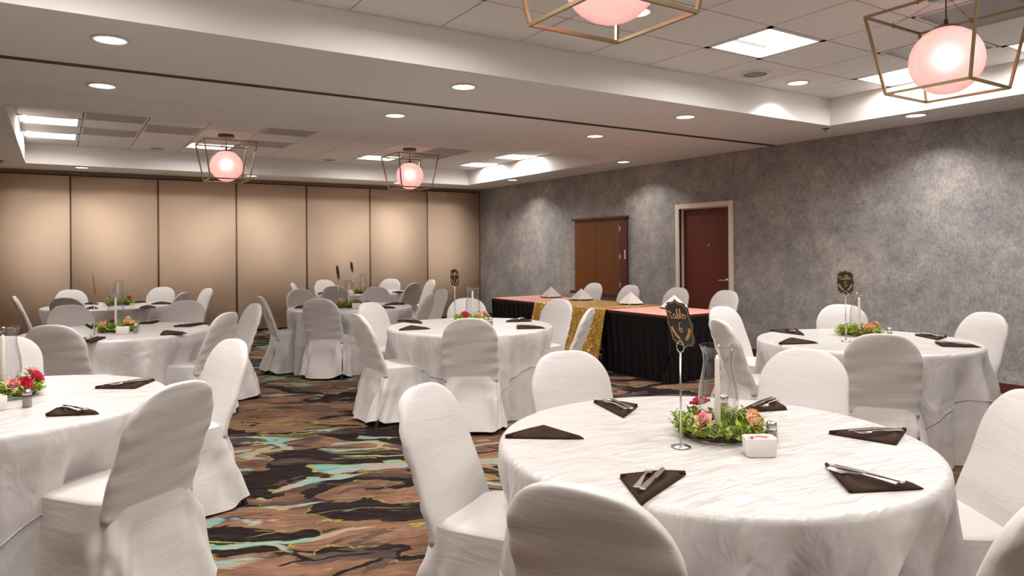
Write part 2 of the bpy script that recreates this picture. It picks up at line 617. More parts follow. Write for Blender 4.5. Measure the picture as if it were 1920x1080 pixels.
def add_tray(near):
    x0, x1, y0, y1 = (NX0, NX1, NY0, NY1) if near else (FX0, FX1, FY0, FY1)
    tro, ven = (TRO_N, VENT_N) if near else (TRO_F, VENT_F)
    g = MB().box(x0, x1, y0, y1, ZT + 0.10, ZT + 0.13)
    part('grid_backing', g, 'grid_dark', ce)
    nrow = int((y1 - y0) / TY) + 1
    for k in range(-1, 12):
        xa = col_x(k, near)
        xb = xa + TX
        if xb < x0 + 0.05 or xa > x1 - 0.05:
            continue
        for r in range(nrow):
            yb = y1 - TY * r
            ya = yb - TY
            if yb < y0 + 0.05:
                continue
            cx0, cx1, cy0 = max(xa, x0), min(xb, x1), max(ya, y0)
            full = cx1 - cx0 > TX - 0.03 and yb - cy0 > TY - 0.03
            if (k, r) in tro:
                lab = 'bright square recessed ceiling panel light, ' + tro[(k, r)]
                t = thing('ceiling_panel_light', lab, 'ceiling light', ((cx0 + cx1) / 2, (ya + yb) / 2, ZT), 0, 'square ceiling panel lights')
                hx, hy = (cx1 - cx0) / 2 - 0.001, TY / 2 - 0.001
                fm = MB()
                for sx, sy, ex, ey in ((0, 1, hx, 0.022), (0, -1, hx, 0.022), (1, 0, 0.022, hy), (-1, 0, 0.022, hy)):
                    cxx, cyy = sx * (hx - 0.022), sy * (hy - 0.022)
                    fm.box(cxx - ex, cxx + ex, cyy - ey, cyy + ey, -0.002, 0.02)
                part('frame', fm, 'grid_white', t)
                # recessed trough: sloping white sides up to a bright lens
                hx2, hy2 = hx - 0.04, hy - 0.04
                lx, ly, lz = hx2 * 0.80, hy2 * 0.66, 0.075
                part('lens', MB().box(-lx, lx, -ly, ly, lz, lz + 0.006), 'troffer_light', t)
                rm = MB()
                o4 = [(-hx2, -hy2, 0), (hx2, -hy2, 0), (hx2, hy2, 0), (-hx2, hy2, 0)]
                i4 = [(-lx, -ly, lz), (lx, -ly, lz), (lx, ly, lz), (-lx, ly, lz)]
                rm.add(o4 + i4, [(q_, (q_ + 1) % 4, (q_ + 1) % 4 + 4, q_ + 4) for q_ in range(4)])
                part('reflector', rm, 'plastic_white', t)
                ld = bpy.data.lights.new('panel_lamp', 'AREA')
                ld.shape = 'RECTANGLE'
                ld.size, ld.size_y = 0.42, 0.34
                ld.energy = E_TROFF
                ld.color = (1, 0.96, 0.92)
                link('panel_lamp', ld, t, (0, 0, 0.06))
                continue
            if (k, r) in ven:
                lab = 'dark grey perforated ceiling vent, ' + ven[(k, r)]
                t = thing('ceiling_vent', lab, 'ceiling vent', ((cx0 + cx1) / 2, (ya + yb) / 2, ZT), 0, 'perforated ceiling vents')
                hx, hy = (cx1 - cx0) / 2 - 0.008, TY / 2 - 0.008
                part('grille', MB().box(-hx + 0.02, hx - 0.02, -hy + 0.02, hy - 0.02, 0.003, 0.012), 'vent_grey', t)
                fm = MB()
                for sx, sy, ex, ey in ((0, 1, hx, 0.011), (0, -1, hx, 0.011), (1, 0, 0.011, hy), (-1, 0, 0.011, hy)):
                    cxx, cyy = sx * (hx - 0.011), sy * (hy - 0.011)
                    fm.box(cxx - ex, cxx + ex, cyy - ey, cyy + ey, -0.004, 0.02)
                part('frame', fm, 'grid_white', t)
                continue
            if full:
                link('tile', tile_me, ce, (cx0, cy0, ZT))
            else:
                part('tile', MB().box(0.004, cx1 - cx0 - 0.004, 0.004, yb - cy0 - 0.004, 0, 0.02), 'tile', ce, loc=(cx0, cy0, ZT))


add_tray(True)
add_tray(False)

# door in the grey wall
d = link('door_1', None, None, (XR, 0, 0))
tag(d, 'dark red wooden door in a cream painted frame', None, None, 'structure')
fr = MB()
fr.box(-0.022, 0.03, DY0 - 0.07, DY0, 0, DZ + 0.07).box(-0.022, 0.03, DY1, DY1 + 0.07, 0, DZ + 0.07).box(-0.022, 0.03, DY0, DY1, DZ, DZ + 0.07)
fr.box(0.03, 0.19, DY0, DY0 + 0.012, 0, DZ).box(0.03, 0.19, DY1 - 0.012, DY1, 0, DZ).box(0.03, 0.19, DY0, DY1, DZ - 0.012, DZ)
fr.box(0.05, 0.062, DY1 - 0.03, DY1 - 0.012, 0, DZ).box(0.05, 0.062, DY0 + 0.012, DY0 + 0.03, 0, DZ)
bevel(part('frame', fr, 'cream_paint', d), 0.003)
part('leaf', MB().box(0.062, 0.107, DY0 + 0.012, DY1 - 0.012, 0.008, DZ - 0.012), 'door_wood', d)
hd = MB().tube([(0.064, 6.695, 1.0), (0.058, 6.695, 1.0)], 0.028, 16).tube([(0.06, 6.695, 1.0), (0.008, 6.695, 1.0)], 0.012, 10).tube([(0.012, 6.685, 1.0), (0.008, 6.75, 1.0), (0.012, 6.82, 0.998)], 0.011, 8)
part('handle', hd, 'steel', d, True)
part('peephole', MB().tube([(0.064, 7.02, 1.5), (0.052, 7.02, 1.5)], 0.013, 12), 'steel', d, True)

# wooden serving hatch
h = thing('serving_hatch', 'brown wooden folding shutter hatch on the grey wall', 'hatch', (XR, 0, 0))
hy0, hy1, hz0, hz1 = 8.66, 10.05, 0.70, 1.99
leaf_w = (hy1 - 8.85) / 2
for a0 in (8.85, 8.85 + leaf_w):
    bevel(part('shutter_panel', MB().box(-0.035, -0.004, a0 + 0.003, a0 + leaf_w - 0.003, hz0 + 0.02, hz1 - 0.03), 'hatch_wood', h), 0.003)
bevel(part('side_panel', MB().box(-0.045, -0.004, hy0, 8.845, hz0 + 0.02, hz1 - 0.03), 'dark_wood', h), 0.003)
bevel(part('top_ledge', MB().box(-0.075, -0.002, hy0 - 0.02, hy1 + 0.04, hz1 - 0.03, hz1 + 0.012), 'dark_wood', h), 0.004)
bevel(part('sill', MB().box(-0.11, -0.002, hy0 - 0.02, hy1 + 0.05, hz0 - 0.025, hz0 + 0.02), 'dark_wood', h), 0.004)
for z in (1.79, 1.33, 0.86):
    part('hinge', MB().box(-0.050, -0.030, 8.80, 8.835, z - 0.04, z + 0.04), 'steel', h)
part('bolt', MB().box(-0.056, -0.044, 8.685, 8.70, 1.29, 1.44), 'plastic_white', h)
part('knob', MB().lathe([(0.004, 0), (0.018, 0.006), (0.020, 0.018), (0.0, 0.026)], 12), 'plastic_white', h, True, (-0.036, 9.37, 0.76), (0, -PI / 2, 0))


# ------------------------------------------------------------------ recessed lamps and ceiling fittings
def add_downlight(x, y, z, where):
    back = y > 12.5
    t = thing('recessed_downlight', 'round white recessed downlight, ' + where, 'ceiling light', (x, y, z), 0, 'round recessed downlights')
    part('trim_ring', MB().lathe([(0.088, 0.0), (0.112, -0.001), (0.114, -0.006), (0.092, -0.010), (0.088, 0.0)], 36), 'plastic_white', t, True)
    part('lens', MB().lathe([(0.0, -0.004), (0.05, -0.0045), (0.089, -0.004)], 36), 'lens_light', t)
    ld = bpy.data.lights.new('downlight_lamp', 'AREA')
    ld.shape = 'DISK'
    ld.size = 0.16
    ld.energy = E_DOWN * (0.45 if back else 1.0)      # the row at the partition is dimmed
    ld.color = LIGHTCOL
    ld.spread = math.radians(125)
    link('downlight_lamp', ld, t, (0, 0, -0.014))


for a in ((0.28, 5.05, ZS, 'front row of the beam at the left'), (2.78, 5.03, ZS, 'front row of the beam in the middle'), (5.33, 5.03, ZS, 'front row of the beam at the right'),
          (0.30, 6.47, ZS, 'rear row of the beam at the left'), (2.79, 6.44, ZS, 'rear row of the beam in the middle'), (5.31, 6.43, ZS, 'rear row of the beam at the right'),
          (7.30, 3.78, ZS, 'right soffit under the big globe lamp'), (7.25, 8.11, ZS, 'right soffit above the door'), (7.25, 11.23, ZS, 'right soffit near the far corner'),
          (0.31, 12.80, ZS, 'back soffit over the left partition panels'), (2.84, 12.80, ZS, 'back soffit behind the left hanging lamp'),
          (6.14, 4.31, ZT, 'set in a tile near the tray corner'), (3.35, 3.60, ZT, 'set in a tile beside the cropped lamp'),
          (5.6, 12.80, ZS, 'back soffit right of the middle lamp'),
          (7.30, 0.6, ZS, 'added fill, right soffit beyond the right frame edge'), (0.6, 3.6, ZT, 'added fill, near tray beyond the top frame edge'), (3.35, 0.9, ZT, 'added fill, near tray above the viewer')):  # unseen downlights, added to brighten the near half of the room
    add_downlight(*a)


def add_speaker(x, y, where):
    t = thing('ceiling_speaker', 'round grey ceiling speaker grille, ' + where, 'speaker', (x, y, ZT), 0)
    part('rim', MB().lathe([(0.105, 0.0), (0.135, -0.001), (0.137, -0.008), (0.108, -0.011)], 32), 'plastic_white', t, True)
    part('grille', MB().lathe([(0.0, -0.009), (0.07, -0.008), (0.108, -0.005)], 32), 'speaker_grey', t, True)


add_speaker(5.47, 4.29, 'in the near tray')
add_speaker(1.30, 12.22, 'in the far tray left of the lamp')
add_speaker(4.05, 12.25, 'in the far tray behind the middle lamp')


def add_sprinkler(x, y, where):
    t = thing('fire_sprinkler', 'small fire sprinkler head, ' + where, 'sprinkler', (x, y, ZS), 0)
    part('collar', MB().lathe([(0.0, 0), (0.04, -0.001), (0.036, -0.008), (0.012, -0.012)], 16), 'bronze', t, True)
    part('head', MB().lathe([(0.008, -0.011), (0.008, -0.035), (0.020, -0.037), (0.020, -0.041), (0.0, -0.042)], 12), 'steel', t, True)


add_sprinkler(7.22, 4.72, 'under the tray corner')
add_sprinkler(-0.68, 12.4, 'at the left frame edge')


# ------------------------------------------------------------------ pendant lamps
def make_pendant(label, x, y):
    t = thing('pendant_lamp', label, 'pendant lamp', (x, y, ZT), 0, 'gold cage pendant lamps')
    part('canopy', MB().lathe([(0.0, 0), (0.105, 0), (0.105, -0.030), (0.098, -0.034), (0.0, -0.034)], 28), 'bronze', t, True)
    part('cord', MB().tube([(0, 0, -0.03), (0, 0, -0.212)], 0.004, 8), 'leg_dark', t)
    part('cap', MB().lathe([(0.012, -0.17), (0.013, -0.205), (0.05, -0.212), (0.075, -0.222), (0.075, -0.232), (0.0, -0.236)], 20), 'bronze', t, True)
    R = 0.215
    zc = 2.645 - ZT
    prof = [(R * math.sin(PI * i / 26), R * math.cos(PI * i / 26)) for i in range(1, 27)]
    prof[-1] = (0.0005, -R)
    gm = MB().lathe(prof, 40, (0, 0, zc))
    gm.lathe([(r_ * 0.988, z_ * 0.988) for r_, z_ in reversed(prof)], 40, (0, 0, zc))
    part('globe', gm, 'pink_globe', t, True)
    bp = [(0.075 * math.sin(PI * i / 12), 0.075 * math.cos(PI * i / 12)) for i in range(1, 12)]
    part('bulb', MB().lathe(bp, 16, (0, 0, zc + 0.02), True, True), 'bulb_light', t, True)
    zt, zb, at, ab = 2.96 - ZT, 2.45 - ZT, 0.34, 0.254
    top = [(at * a, at * b_, zt) for a, b_ in ((1, 1), (-1, 1), (-1, -1), (1, -1))]
    bot = [(ab * a, ab * b_, zb) for a, b_ in ((1, 1), (-1, 1), (-1, -1), (1, -1))]
    for i in range(4):
        j = (i + 1) % 4
        part('top_bar', MB().tube([top[i], top[j]], 0.011, 4), 'gold_metal', t)
        part('bottom_bar', MB().tube([bot[i], bot[j]], 0.011, 4), 'gold_metal', t)
        part('upright_bar', MB().tube([top[i], bot[i]], 0.011, 4), 'gold_metal', t)
        mid = tuple((p + q) / 2 for p, q in zip(top[i], top[j]))
        part('suspension_wire', MB().tube([(mid[0] * 0.12, mid[1] * 0.12, -0.03), mid], 0.0016, 5), 'bronze', t)
        part('wire_stud', MB().lathe([(0.006, -0.012), (0.006, 0.016), (0.0, 0.017)], 8, mid), 'bronze', t)
    return t


for a in (('pink globe pendant in a gold cage over the far left tables', 1.965, 10.36), ('pink globe pendant in a gold cage over the far middle table', 4.72, 10.33),
          ('large pink globe pendant in a gold cage at the upper right', 4.80, 2.29), ('gold cage pendant with pink globe cropped by the top edge', 2.02, 2.33)):
    make_pendant(*a)


# ------------------------------------------------------------------ chairs
def sstep(x, a, b):
    t = max(0.0, min(1.0, (x - a) / (b - a)))
    return t * t * (3 - 2 * t)


def chair_meshes(seed):
    rnd = random.Random(seed)
    ph = [rnd.uniform(0, 6.28) for _ in range(16)]
    # backrest: lofted rounded slab leaning back, arched top
    mb = MB()
    N = 40
    rings = []
    NV = 30
    z0, zt, zarch = 0.40, 0.925, 0.70
    for i in range(NV + 1):
        t = i / NV
        if t < 0.5:
            z = z0 + (zarch - z0) * t / 0.5
            wv = 0.218 + 0.006 * math.sin(PI * t)
        else:
            a = (t - 0.5) / 0.5 * PI / 2
            z = zarch + (zt - zarch) * math.sin(a)
            wv = 0.222 * max(0.02, math.cos(a)) ** 0.62
        lean = -0.195 - 0.365 * max(0, z - 0.44) - 0.05 * max(0, z - 0.6) ** 2
        th = 0.030 * (0.45 + 0.55 * min(1, wv / 0.18)) + 0.006 * (1 - sstep(z, 0.42, 0.6))
        ring = []
        for j in range(N):
            a = 2 * PI * j / N
            ca, sa = math.cos(a), math.sin(a)
            y = wv * math.copysign(abs(ca) ** 0.55, ca)
            x = th * math.copysign(abs(sa) ** 0.6, sa)
            amp = sstep(z, 0.42, 0.55)
            wr_ = 0
            if x < 0:      # gathered folds on the rear face, near the sides
                side = (abs(y) / 0.22) ** 2
                wr_ = 0.0045 * side * math.sin(70 * z + 9 * y + ph[0]) + 0.003 * math.sin(24 * z + 14 * y + ph[1])
                wr_ += 0.006 * math.sin(11 * y + 13 * z + ph[2]) * sstep(z, 0.78, 0.9)
            else:
                wr_ = 0.003 * math.sin(9 * y + 8 * z + ph[3])
                x += 0.010 * (1 - (y / 0.225) ** 2) * sstep(z, 0.45, 0.6) * (1 - sstep(z, 0.8, 0.92))
            y2 = y + 0.004 * math.sin(26 * z + ph[4] + (2 if y > 0 else 0)) * amp
            ring.append((lean + x * 1.0 + wr_ * amp, y2, z + 0.365 * 0.3 * x * 0))
        rings.append(ring)
    mb.loft(rings)
    back = mb.mesh('chair_back', 'chair_cover')
    # seat: soft cushion
    mb = MB()
    rings = []
    for (f, z) in ((0.99, 0.40), (1.0, 0.44), (0.995, 0.462), (0.97, 0.474), (0.90, 0.481), (0.6, 0.487), (0.25, 0.489)):
        ring = []
        for j in range(48):
            a = 2 * PI * j / 48
            ca, sa = math.cos(a), math.sin(a)
            x = 0.012 + f * 0.222 * math.copysign(abs(ca) ** 0.45, ca)
            y = f * 0.224 * math.copysign(abs(sa) ** 0.45, sa) * (1 + 0.03 * (x / 0.22))
            ring.append((x, y, z + 0.003 * math.sin(12 * x + 9 * y + ph[5])))
        rings.append(ring)
    mb.loft(rings)
    seat = mb.mesh('chair_seat', 'chair_cover')
    # skirt: hangs from the seat edge to just above the floor
    mb = MB()
    rings = []
    NZ, NS = 22, 128
    for i in range(NZ + 1):
        t = i / NZ
        ring = []
        for j in range(NS):
            a = 2 * PI * j / NS
            ca, sa = math.cos(a), math.sin(a)
            cx = math.copysign(abs(ca) ** 0.40, ca)
            cy = math.copysign(abs(sa) ** 0.40, sa)
            rear = sstep(-cx, 0.2, 1.0)
            flare = 0.030 * t + 0.02 * t * t
            hx = 0.224 + flare + rear * (0.016 + 0.075 * t ** 1.2)
            hy = 0.227 + flare * 0.9 + rear * 0.012 * t
            x = 0.012 + cx * hx
            y = cy * hy
            f = 0.013 * math.sin(5 * a + 3.0 * t + ph[6]) + 0.010 * math.sin(9 * a - 4 * t + ph[7]) + 0.008 * math.sin(15 * a + 6 * t + ph[8])
            # pinched folds that run down from the rear corners
            f += 0.016 * math.exp(-((t - 0.18 - 0.22 * abs(cy)) / 0.10) ** 2) * rear * math.sin(3 * a + ph[9])
            f += 0.012 * math.exp(-((abs(math.sin(a)) - 0.72 - 0.1 * math.sin(5 * t + ph[12])) / 0.07) ** 2) * sstep(t, 0.02, 0.3)
            k = sstep(t, 0.0, 0.55)
            hem = 0.026 + 0.010 * math.sin(2 * a + ph[10]) + 0.008 * math.sin(5 * a + ph[11]) + 0.030 * abs(math.sin(2 * a)) ** 3 * (0.4 + 0.6 * rear)
            z = 0.472 - (0.472 - hem) * t
            ring.append((x + ca * f * k, y + sa * f * k, z))
        rings.append(ring)
    rings.reverse()
    mb.loft(rings, False, False)
    skirt = mb.mesh('chair_skirt', 'chair_cover')
    # seam piping on the seat front
    legs = []
    for (fx, fy, tx, ty) in ((0.235, 0.225, 0.19, 0.19), (0.235, -0.225, 0.19, -0.19), (-0.305, 0.232, -0.19, 0.18), (-0.305, -0.232, -0.19, -0.18)):
        legs.append(MB().loft([[(cx_ + s * 0.012, cy_ + q * 0.012, z) for s, q in ((1, 1), (-1, 1), (-1, -1), (1, -1))] for cx_, cy_, z in ((fx, fy, 0.0), (tx, ty, 0.43))]).mesh('chair_leg', 'leg_dark', False))
    return back, seat, skirt, legs


CHAIRS = [chair_meshes(s) for s in (3, 11, 29, 47)]
NCH = [0]


def add_chair(x, y, rz, label, group):
    bk, st, sk, lg = CHAIRS[NCH[0] % len(CHAIRS)]
    NCH[0] += 1
    t = thing('banquet_chair', label, 'chair', (x, y, 0), rz, group)
    link('backrest', bk, t)
    link('seat', st, t)
    link('skirt', sk, t)
    for l_ in lg:
        link('leg', l_, t)
    return t


TZ = 0.745
TABLES = {
    'six': ((2.01, 1.80), 'table six'),
    'five': ((5.12, 3.04), 'table five'),
    'one': ((3.23, 5.75), 'table one'),
    'mid': ((3.10, 8.60), 'the table beyond table one'),
    'far': ((4.38, 11.60), 'the far corner table'),
    'l2': ((0.45, 7.27), 'the second left table'),
    'lf': ((0.55, 10.85), 'the far left table'),
    'ln': ((-0.29, 4.12), 'the nearest left table'),
}
CH = {   # pixel of the top of the backrest in the photograph, place words
    'six': [((790, 724), 'on the aisle side', -0.28), ((1085, 916), 'back turned at the bottom frame edge'), ((1944, 738), 'at the right frame edge'),
            ((2012, 912), 'in the lower right corner'), ((1062, 660), 'far left side'), ((1512, 657), 'far side before the grey chair back')],
    'five': [((1655, 628), 'grey shaded back to the viewer'), ((1578, 572), 'against the grey wall'), ((1852, 587), 'right side'),
             ((1352, 576), 'farther of the left pair'), ((1348, 601), 'nearer of the left pair')],
    'one': [((880, 598), 'back squarely to the viewer'), ((668, 590), 'left side in three quarter view'), ((692, 568), 'far left side'),
            ((875, 560), 'far side behind the glass vase'), ((1050, 562), 'far right before the gold cloth'), ((1108, 580), 'right side seen edge on')],
    'mid': [((608, 559), 'back squarely to the viewer'), ((487, 556), 'left side seen in profile'), ((553, 542), 'far left side'),
            ((710, 538), 'far side'), ((806, 552), 'near right with shaded back'), ((830, 543), 'far right side')],
    'far': [((627, 537), 'near left with shaded back'), ((607, 525), 'far left side'), ((733, 523), 'far side'),
            ((778, 531), 'near right with shaded back'), ((810, 525), 'far right side'), ((548, 531), 'left side, mostly hidden')],
    'l2': [((95, 611), 'shaded back to the viewer'), ((128, 573), 'far left side'), ((350, 564), 'far right side'),
           ((480, 570), 'right side farther from the viewer'), ((428, 587), 'right side nearer the viewer')],
    'lf': [((131, 544), 'far left side'), ((122, 559), 'near left with shaded back'), ((26, 556), 'at the left frame edge'), ((313, 538), 'far right side'),
           ((347, 549), 'near right with shaded back'), ((391, 541), 'right side seen edge on')],
    'ln': [((340, 720), 'big back turned to the viewer'), ((440, 638), 'by the aisle, facing left'), ((5, 633), 'behind the glass vase')],
}
CHAIR_POL = {}
for k, lst in CH.items():
    (cx, cy), words = TABLES[k]
    pol = []
    for (p, where, *da) in lst:
        da = da[0] if da else random.uniform(-0.05, 0.05)
        q = on_z(p[0], p[1], 0.918)[:2]
        d_ = np.array([cx, cy]) - q
        dist = np.hypot(*d_)
        a = math.atan2(d_[1], d_[0])
        # keep far chairs at a sensible distance behind the rim
        dist2 = min(max(dist, 1.02), 1.42)
        q = np.array([cx, cy]) - d_ / dist * dist2
        o = q + 0.375 * np.array([math.cos(a), math.sin(a)])
        add_chair(q[0] + 0.375 * math.cos(a + da), q[1] + 0.375 * math.sin(a + da), a + da, 'white covered chair at %s, %s' % (words, where), 'white covered chairs around the round tables')
        pol.append((a + PI, dist2 - 0.375))
    CHAIR_POL[k] = pol


# ------------------------------------------------------------------ round tables and cloths
def cloth_mesh(seed, pol, overlay, ang):
    rnd = random.Random(seed)
    R, RB = 0.765, 0.020
    fr_ = [(n, rnd.uniform(0, 6.28), rnd.uniform(0.5, 1.0)) for n in (6, 9, 12, 15, 19, 23)]
    NS = 192
    off = 0.006 if overlay else 0.0

    def push(th, z):
        s = 0.0
        for a, r in pol:
            dth = math.atan2(math.sin(th - a), math.cos(th - a))
            need = min(0.10, R + 0.05 - (r - 0.262))
            if need <= 0:
                continue
            wdt = math.exp(-(dth / 0.40) ** 4)
            s = max(s, need * wdt)
        return s * sstep(0.70 - z, 0.0, 0.24)

    def pt(th, s):
        ca, sa = math.cos(th), math.sin(th)
        if s <= R - RB:
            z = TZ + off + 0.0009 * math.sin(7 * s * ca + 3) * math.sin(9 * s * sa)
            return (s * ca, s * sa, z)
        if s <= R - RB + RB * PI / 2:
            a = (s - R + RB) / RB
            r = R - RB + (RB + off) * math.sin(a)
            return (r * ca, r * sa, TZ - RB + (RB + off) * math.cos(a))
        dz = s - (R - RB + RB * PI / 2)
        z = TZ - RB - dz
        t = min(1, dz / 0.72)
        f = 0.0
        for n, p_, am in fr_:
            f += am * math.cos(n * th + p_ + 0.5 * t)
        f = f / 3.2
        f = math.copysign(abs(f) ** 0.8, f)
        r = R + off + 0.030 * t + (0.085 * f + 0.02 * math.cos(33 * th + fr_[0][1] * 3) * f) * sstep(t, -0.03, 0.42) - push(th, z)
        return (r * ca, r * sa, max(z, 0.006 + off))

    smax = R - RB + RB * PI / 2 + TZ - RB - 0.004
    ss = [0.05, 0.2, 0.4, 0.58, 0.70] + [R - RB + RB * PI / 2 * i / 4 for i in range(5)]
    nh = 22
    rings = []
    base = R - RB + RB * PI / 2
    for i, s in enumerate(ss):
        rings.append([pt(2 * PI * j / NS, s) for j in range(NS)])
    for i in range(1, nh + 1):
        ring = []
        for j in range(NS):
            th = 2 * PI * j / NS
            if overlay:
                e = 1.06 / max(abs(math.cos(th - ang)), abs(math.sin(th - ang)))
                lim = min(e, smax - 0.03)
            else:
                lim = smax
            ring.append(pt(th, base + (lim - base) * i / nh))
        rings.append(ring)
    mb = MB()
    mb.loft(rings, True, False)
    if overlay:
        return mb, MB().tube([(p[0] * 1.002, p[1] * 1.002, p[2]) for p in rings[-1]], 0.0022, 6, True)
    return mb


def add_table(k):
    (cx, cy), words = TABLES[k]
    sd = sum(map(ord, k))
    t = thing('round_table', 'round folding table hidden under the cloth of ' + words, 'table', (cx, cy, 0), 0, 'round banquet tables')
    part('tabletop', MB().lathe([(0.0, 0.715), (0.755, 0.715), (0.755, 0.740), (0.0, 0.740)], 48), 'dark_wood', t)
    for a in range(4):
        th = PI / 4 + a * PI / 2
        part('leg', MB().tube([(0.16 * math.cos(th), 0.16 * math.sin(th), 0.716), (0.22 * math.cos(th), 0.22 * math.sin(th), 0.0)], 0.016, 8), 'leg_dark', t)
    c = link('tablecloth', None, None, (cx, cy, 0))
    tag(c, 'long white satin cloth draped over ' + words, 'tablecloth', 'white satin tablecloths')
    part('drape', cloth_mesh(sd, CHAIR_POL[k], False, 0), 'satin', c, True)
    ov, hm = cloth_mesh(sd, CHAIR_POL[k], True, 0.35 + sd % 7 * 0.2)
    ov = part('square_overlay', ov, 'satin', c, True)
    part('hem', hm, 'satin', ov, True)


for k in TABLES:
    add_table(k)
CLZ = TZ + 0.0075       # upper side of the cloth


# ------------------------------------------------------------------ folded napkins and cutlery
def add_napkin(A, B_, C_, label, peak=0.0):
    A, B_, C_ = (np.array(p[:2]) for p in (A, B_, C_))
    c = (A + B_ + C_) / 3
    t = thing('folded_napkin', label, 'napkin', (c[0], c[1], CLZ), 0, 'folded brown napkins')
    P = [p - c for p in (A, B_, C_)]
    # order counter-clockwise
    if (P[1][0] - P[0][0]) * (P[2][1] - P[0][1]) - (P[1][1] - P[0][1]) * (P[2][0] - P[0][0]) < 0:
        P = [P[0], P[2], P[1]]
    n = 10
    idx, vs, fs = {}, [], []
    for lay in (0, 1):
        for i in range(n + 1):
            for j in range(n + 1 - i):
                u, v_ = i / n, j / n
                w_ = 1 - u - v_
                p = P[0] * w_ + P[1] * u + P[2] * v_
                e = min(u, v_, w_)
                roll = 0.017 * math.exp(-((min(u, w_) - 0.07) / 0.07) ** 2)
                z = 0.0005 if lay == 0 else (0.001 if e == 0 else 0.006 + roll + peak * max(0, v_ - 0.1) * 1.2)
                if lay == 1 and e == 0:
                    z = 0.004 + 0.006 * (1 - 2 * abs(0.5 - u)) + peak * max(0, v_ - 0.1) * 1.2
                idx[(lay, i, j)] = len(vs)
                vs.append((p[0], p[1], z))
    for lay in (0, 1):
        for i in range(n):
            for j in range(n - i):
                a, b_, c2 = idx[(lay, i, j)], idx[(lay, i + 1, j)], idx[(lay, i, j + 1)]
                fs.append((a, b_, c2) if lay else (a, c2, b_))
                if i + j < n - 1:
                    d_ = idx[(lay, i + 1, j + 1)]
                    fs.append((b_, d_, c2) if lay else (b_, c2, d_))
    border = [(i, 0) for i in range(n)] + [(n - i, i) for i in range(n)] + [(0, n - i) for i in range(n)]
    for q in range(len(border)):
        a, b_ = border[q], border[(q + 1) % len(border)]
        fs.append((idx[(0, *a)], idx[(0, *b_)], idx[(1, *b_)], idx[(1, *a)]))
    part('cloth', MB().add(vs, fs), 'napkin', t, True)
    # a thick hem rolled along the two short edges
    hem = MB()
    zz = 0.008
    hem.tube([(*(P[0] * 0.97), zz), (*(P[2] * 0.6 + P[0] * 0.37), zz + 0.004 + peak * 0.4), (*(P[2] * 0.96), zz + peak)], [0.006, 0.008, 0.006], 8)
    part('rolled_edge', hem, 'napkin', t, True)
    return t


def cutlery_meshes():
    f = MB()
    path = [(-0.095, 0, 0.002), (-0.05, 0, 0.004), (0.0, 0, 0.007), (0.035, 0, 0.004)]
    wd = [0.010, 0.0065, 0.0035, 0.004]
    rings = [[(p[0], s * w_, p[2] + q * 0.0014) for s, q in ((1, 1), (-1, 1), (-1, -1), (1, -1))] for p, w_ in zip(path, wd)]
    f.loft(rings)
    rings = [[(x, s * w_, z + q * 0.001) for s, q in ((1, 1), (-1, 1), (-1, -1), (1, -1))] for x, w_, z in ((0.035, 0.004, 0.004), (0.045, 0.0115, 0.002), (0.056, 0.0125, 0.0015))]
    f.loft(rings)
    for k in range(4):
        y = -0.0105 + 0.007 * k
        f.loft([[(x, y + s * w_, z + q * 0.0009) for s, q in ((1, 1), (-1, 1), (-1, -1), (1, -1))] for x, w_, z in ((0.055, 0.0019, 0.0015), (0.078, 0.0017, 0.003), (0.098, 0.001, 0.006))])
    kn = MB()
    kn.loft([[(x, s * w_, 0.004 + q * h_) for s, q in ((1, 1), (-1, 1), (-1, -1), (1, -1))] for x, w_, h_ in ((-0.105, 0.008, 0.003), (-0.06, 0.0085, 0.0035), (0.0, 0.006, 0.003))])
    kn.loft([[(x, y0 + s * w_, 0.004 + q * h_) for s, q in ((1, 1), (-1, 1), (-1, -1), (1, -1))] for x, y0, w_, h_ in ((0.0, 0, 0.008, 0.0012), (0.05, 0.001, 0.0095, 0.001), (0.09, 0.002, 0.008, 0.0008), (0.108, 0.005, 0.003, 0.0006))])
    return f.mesh('fork', 'chrome', False), kn.mesh('knife', 'chrome', False)


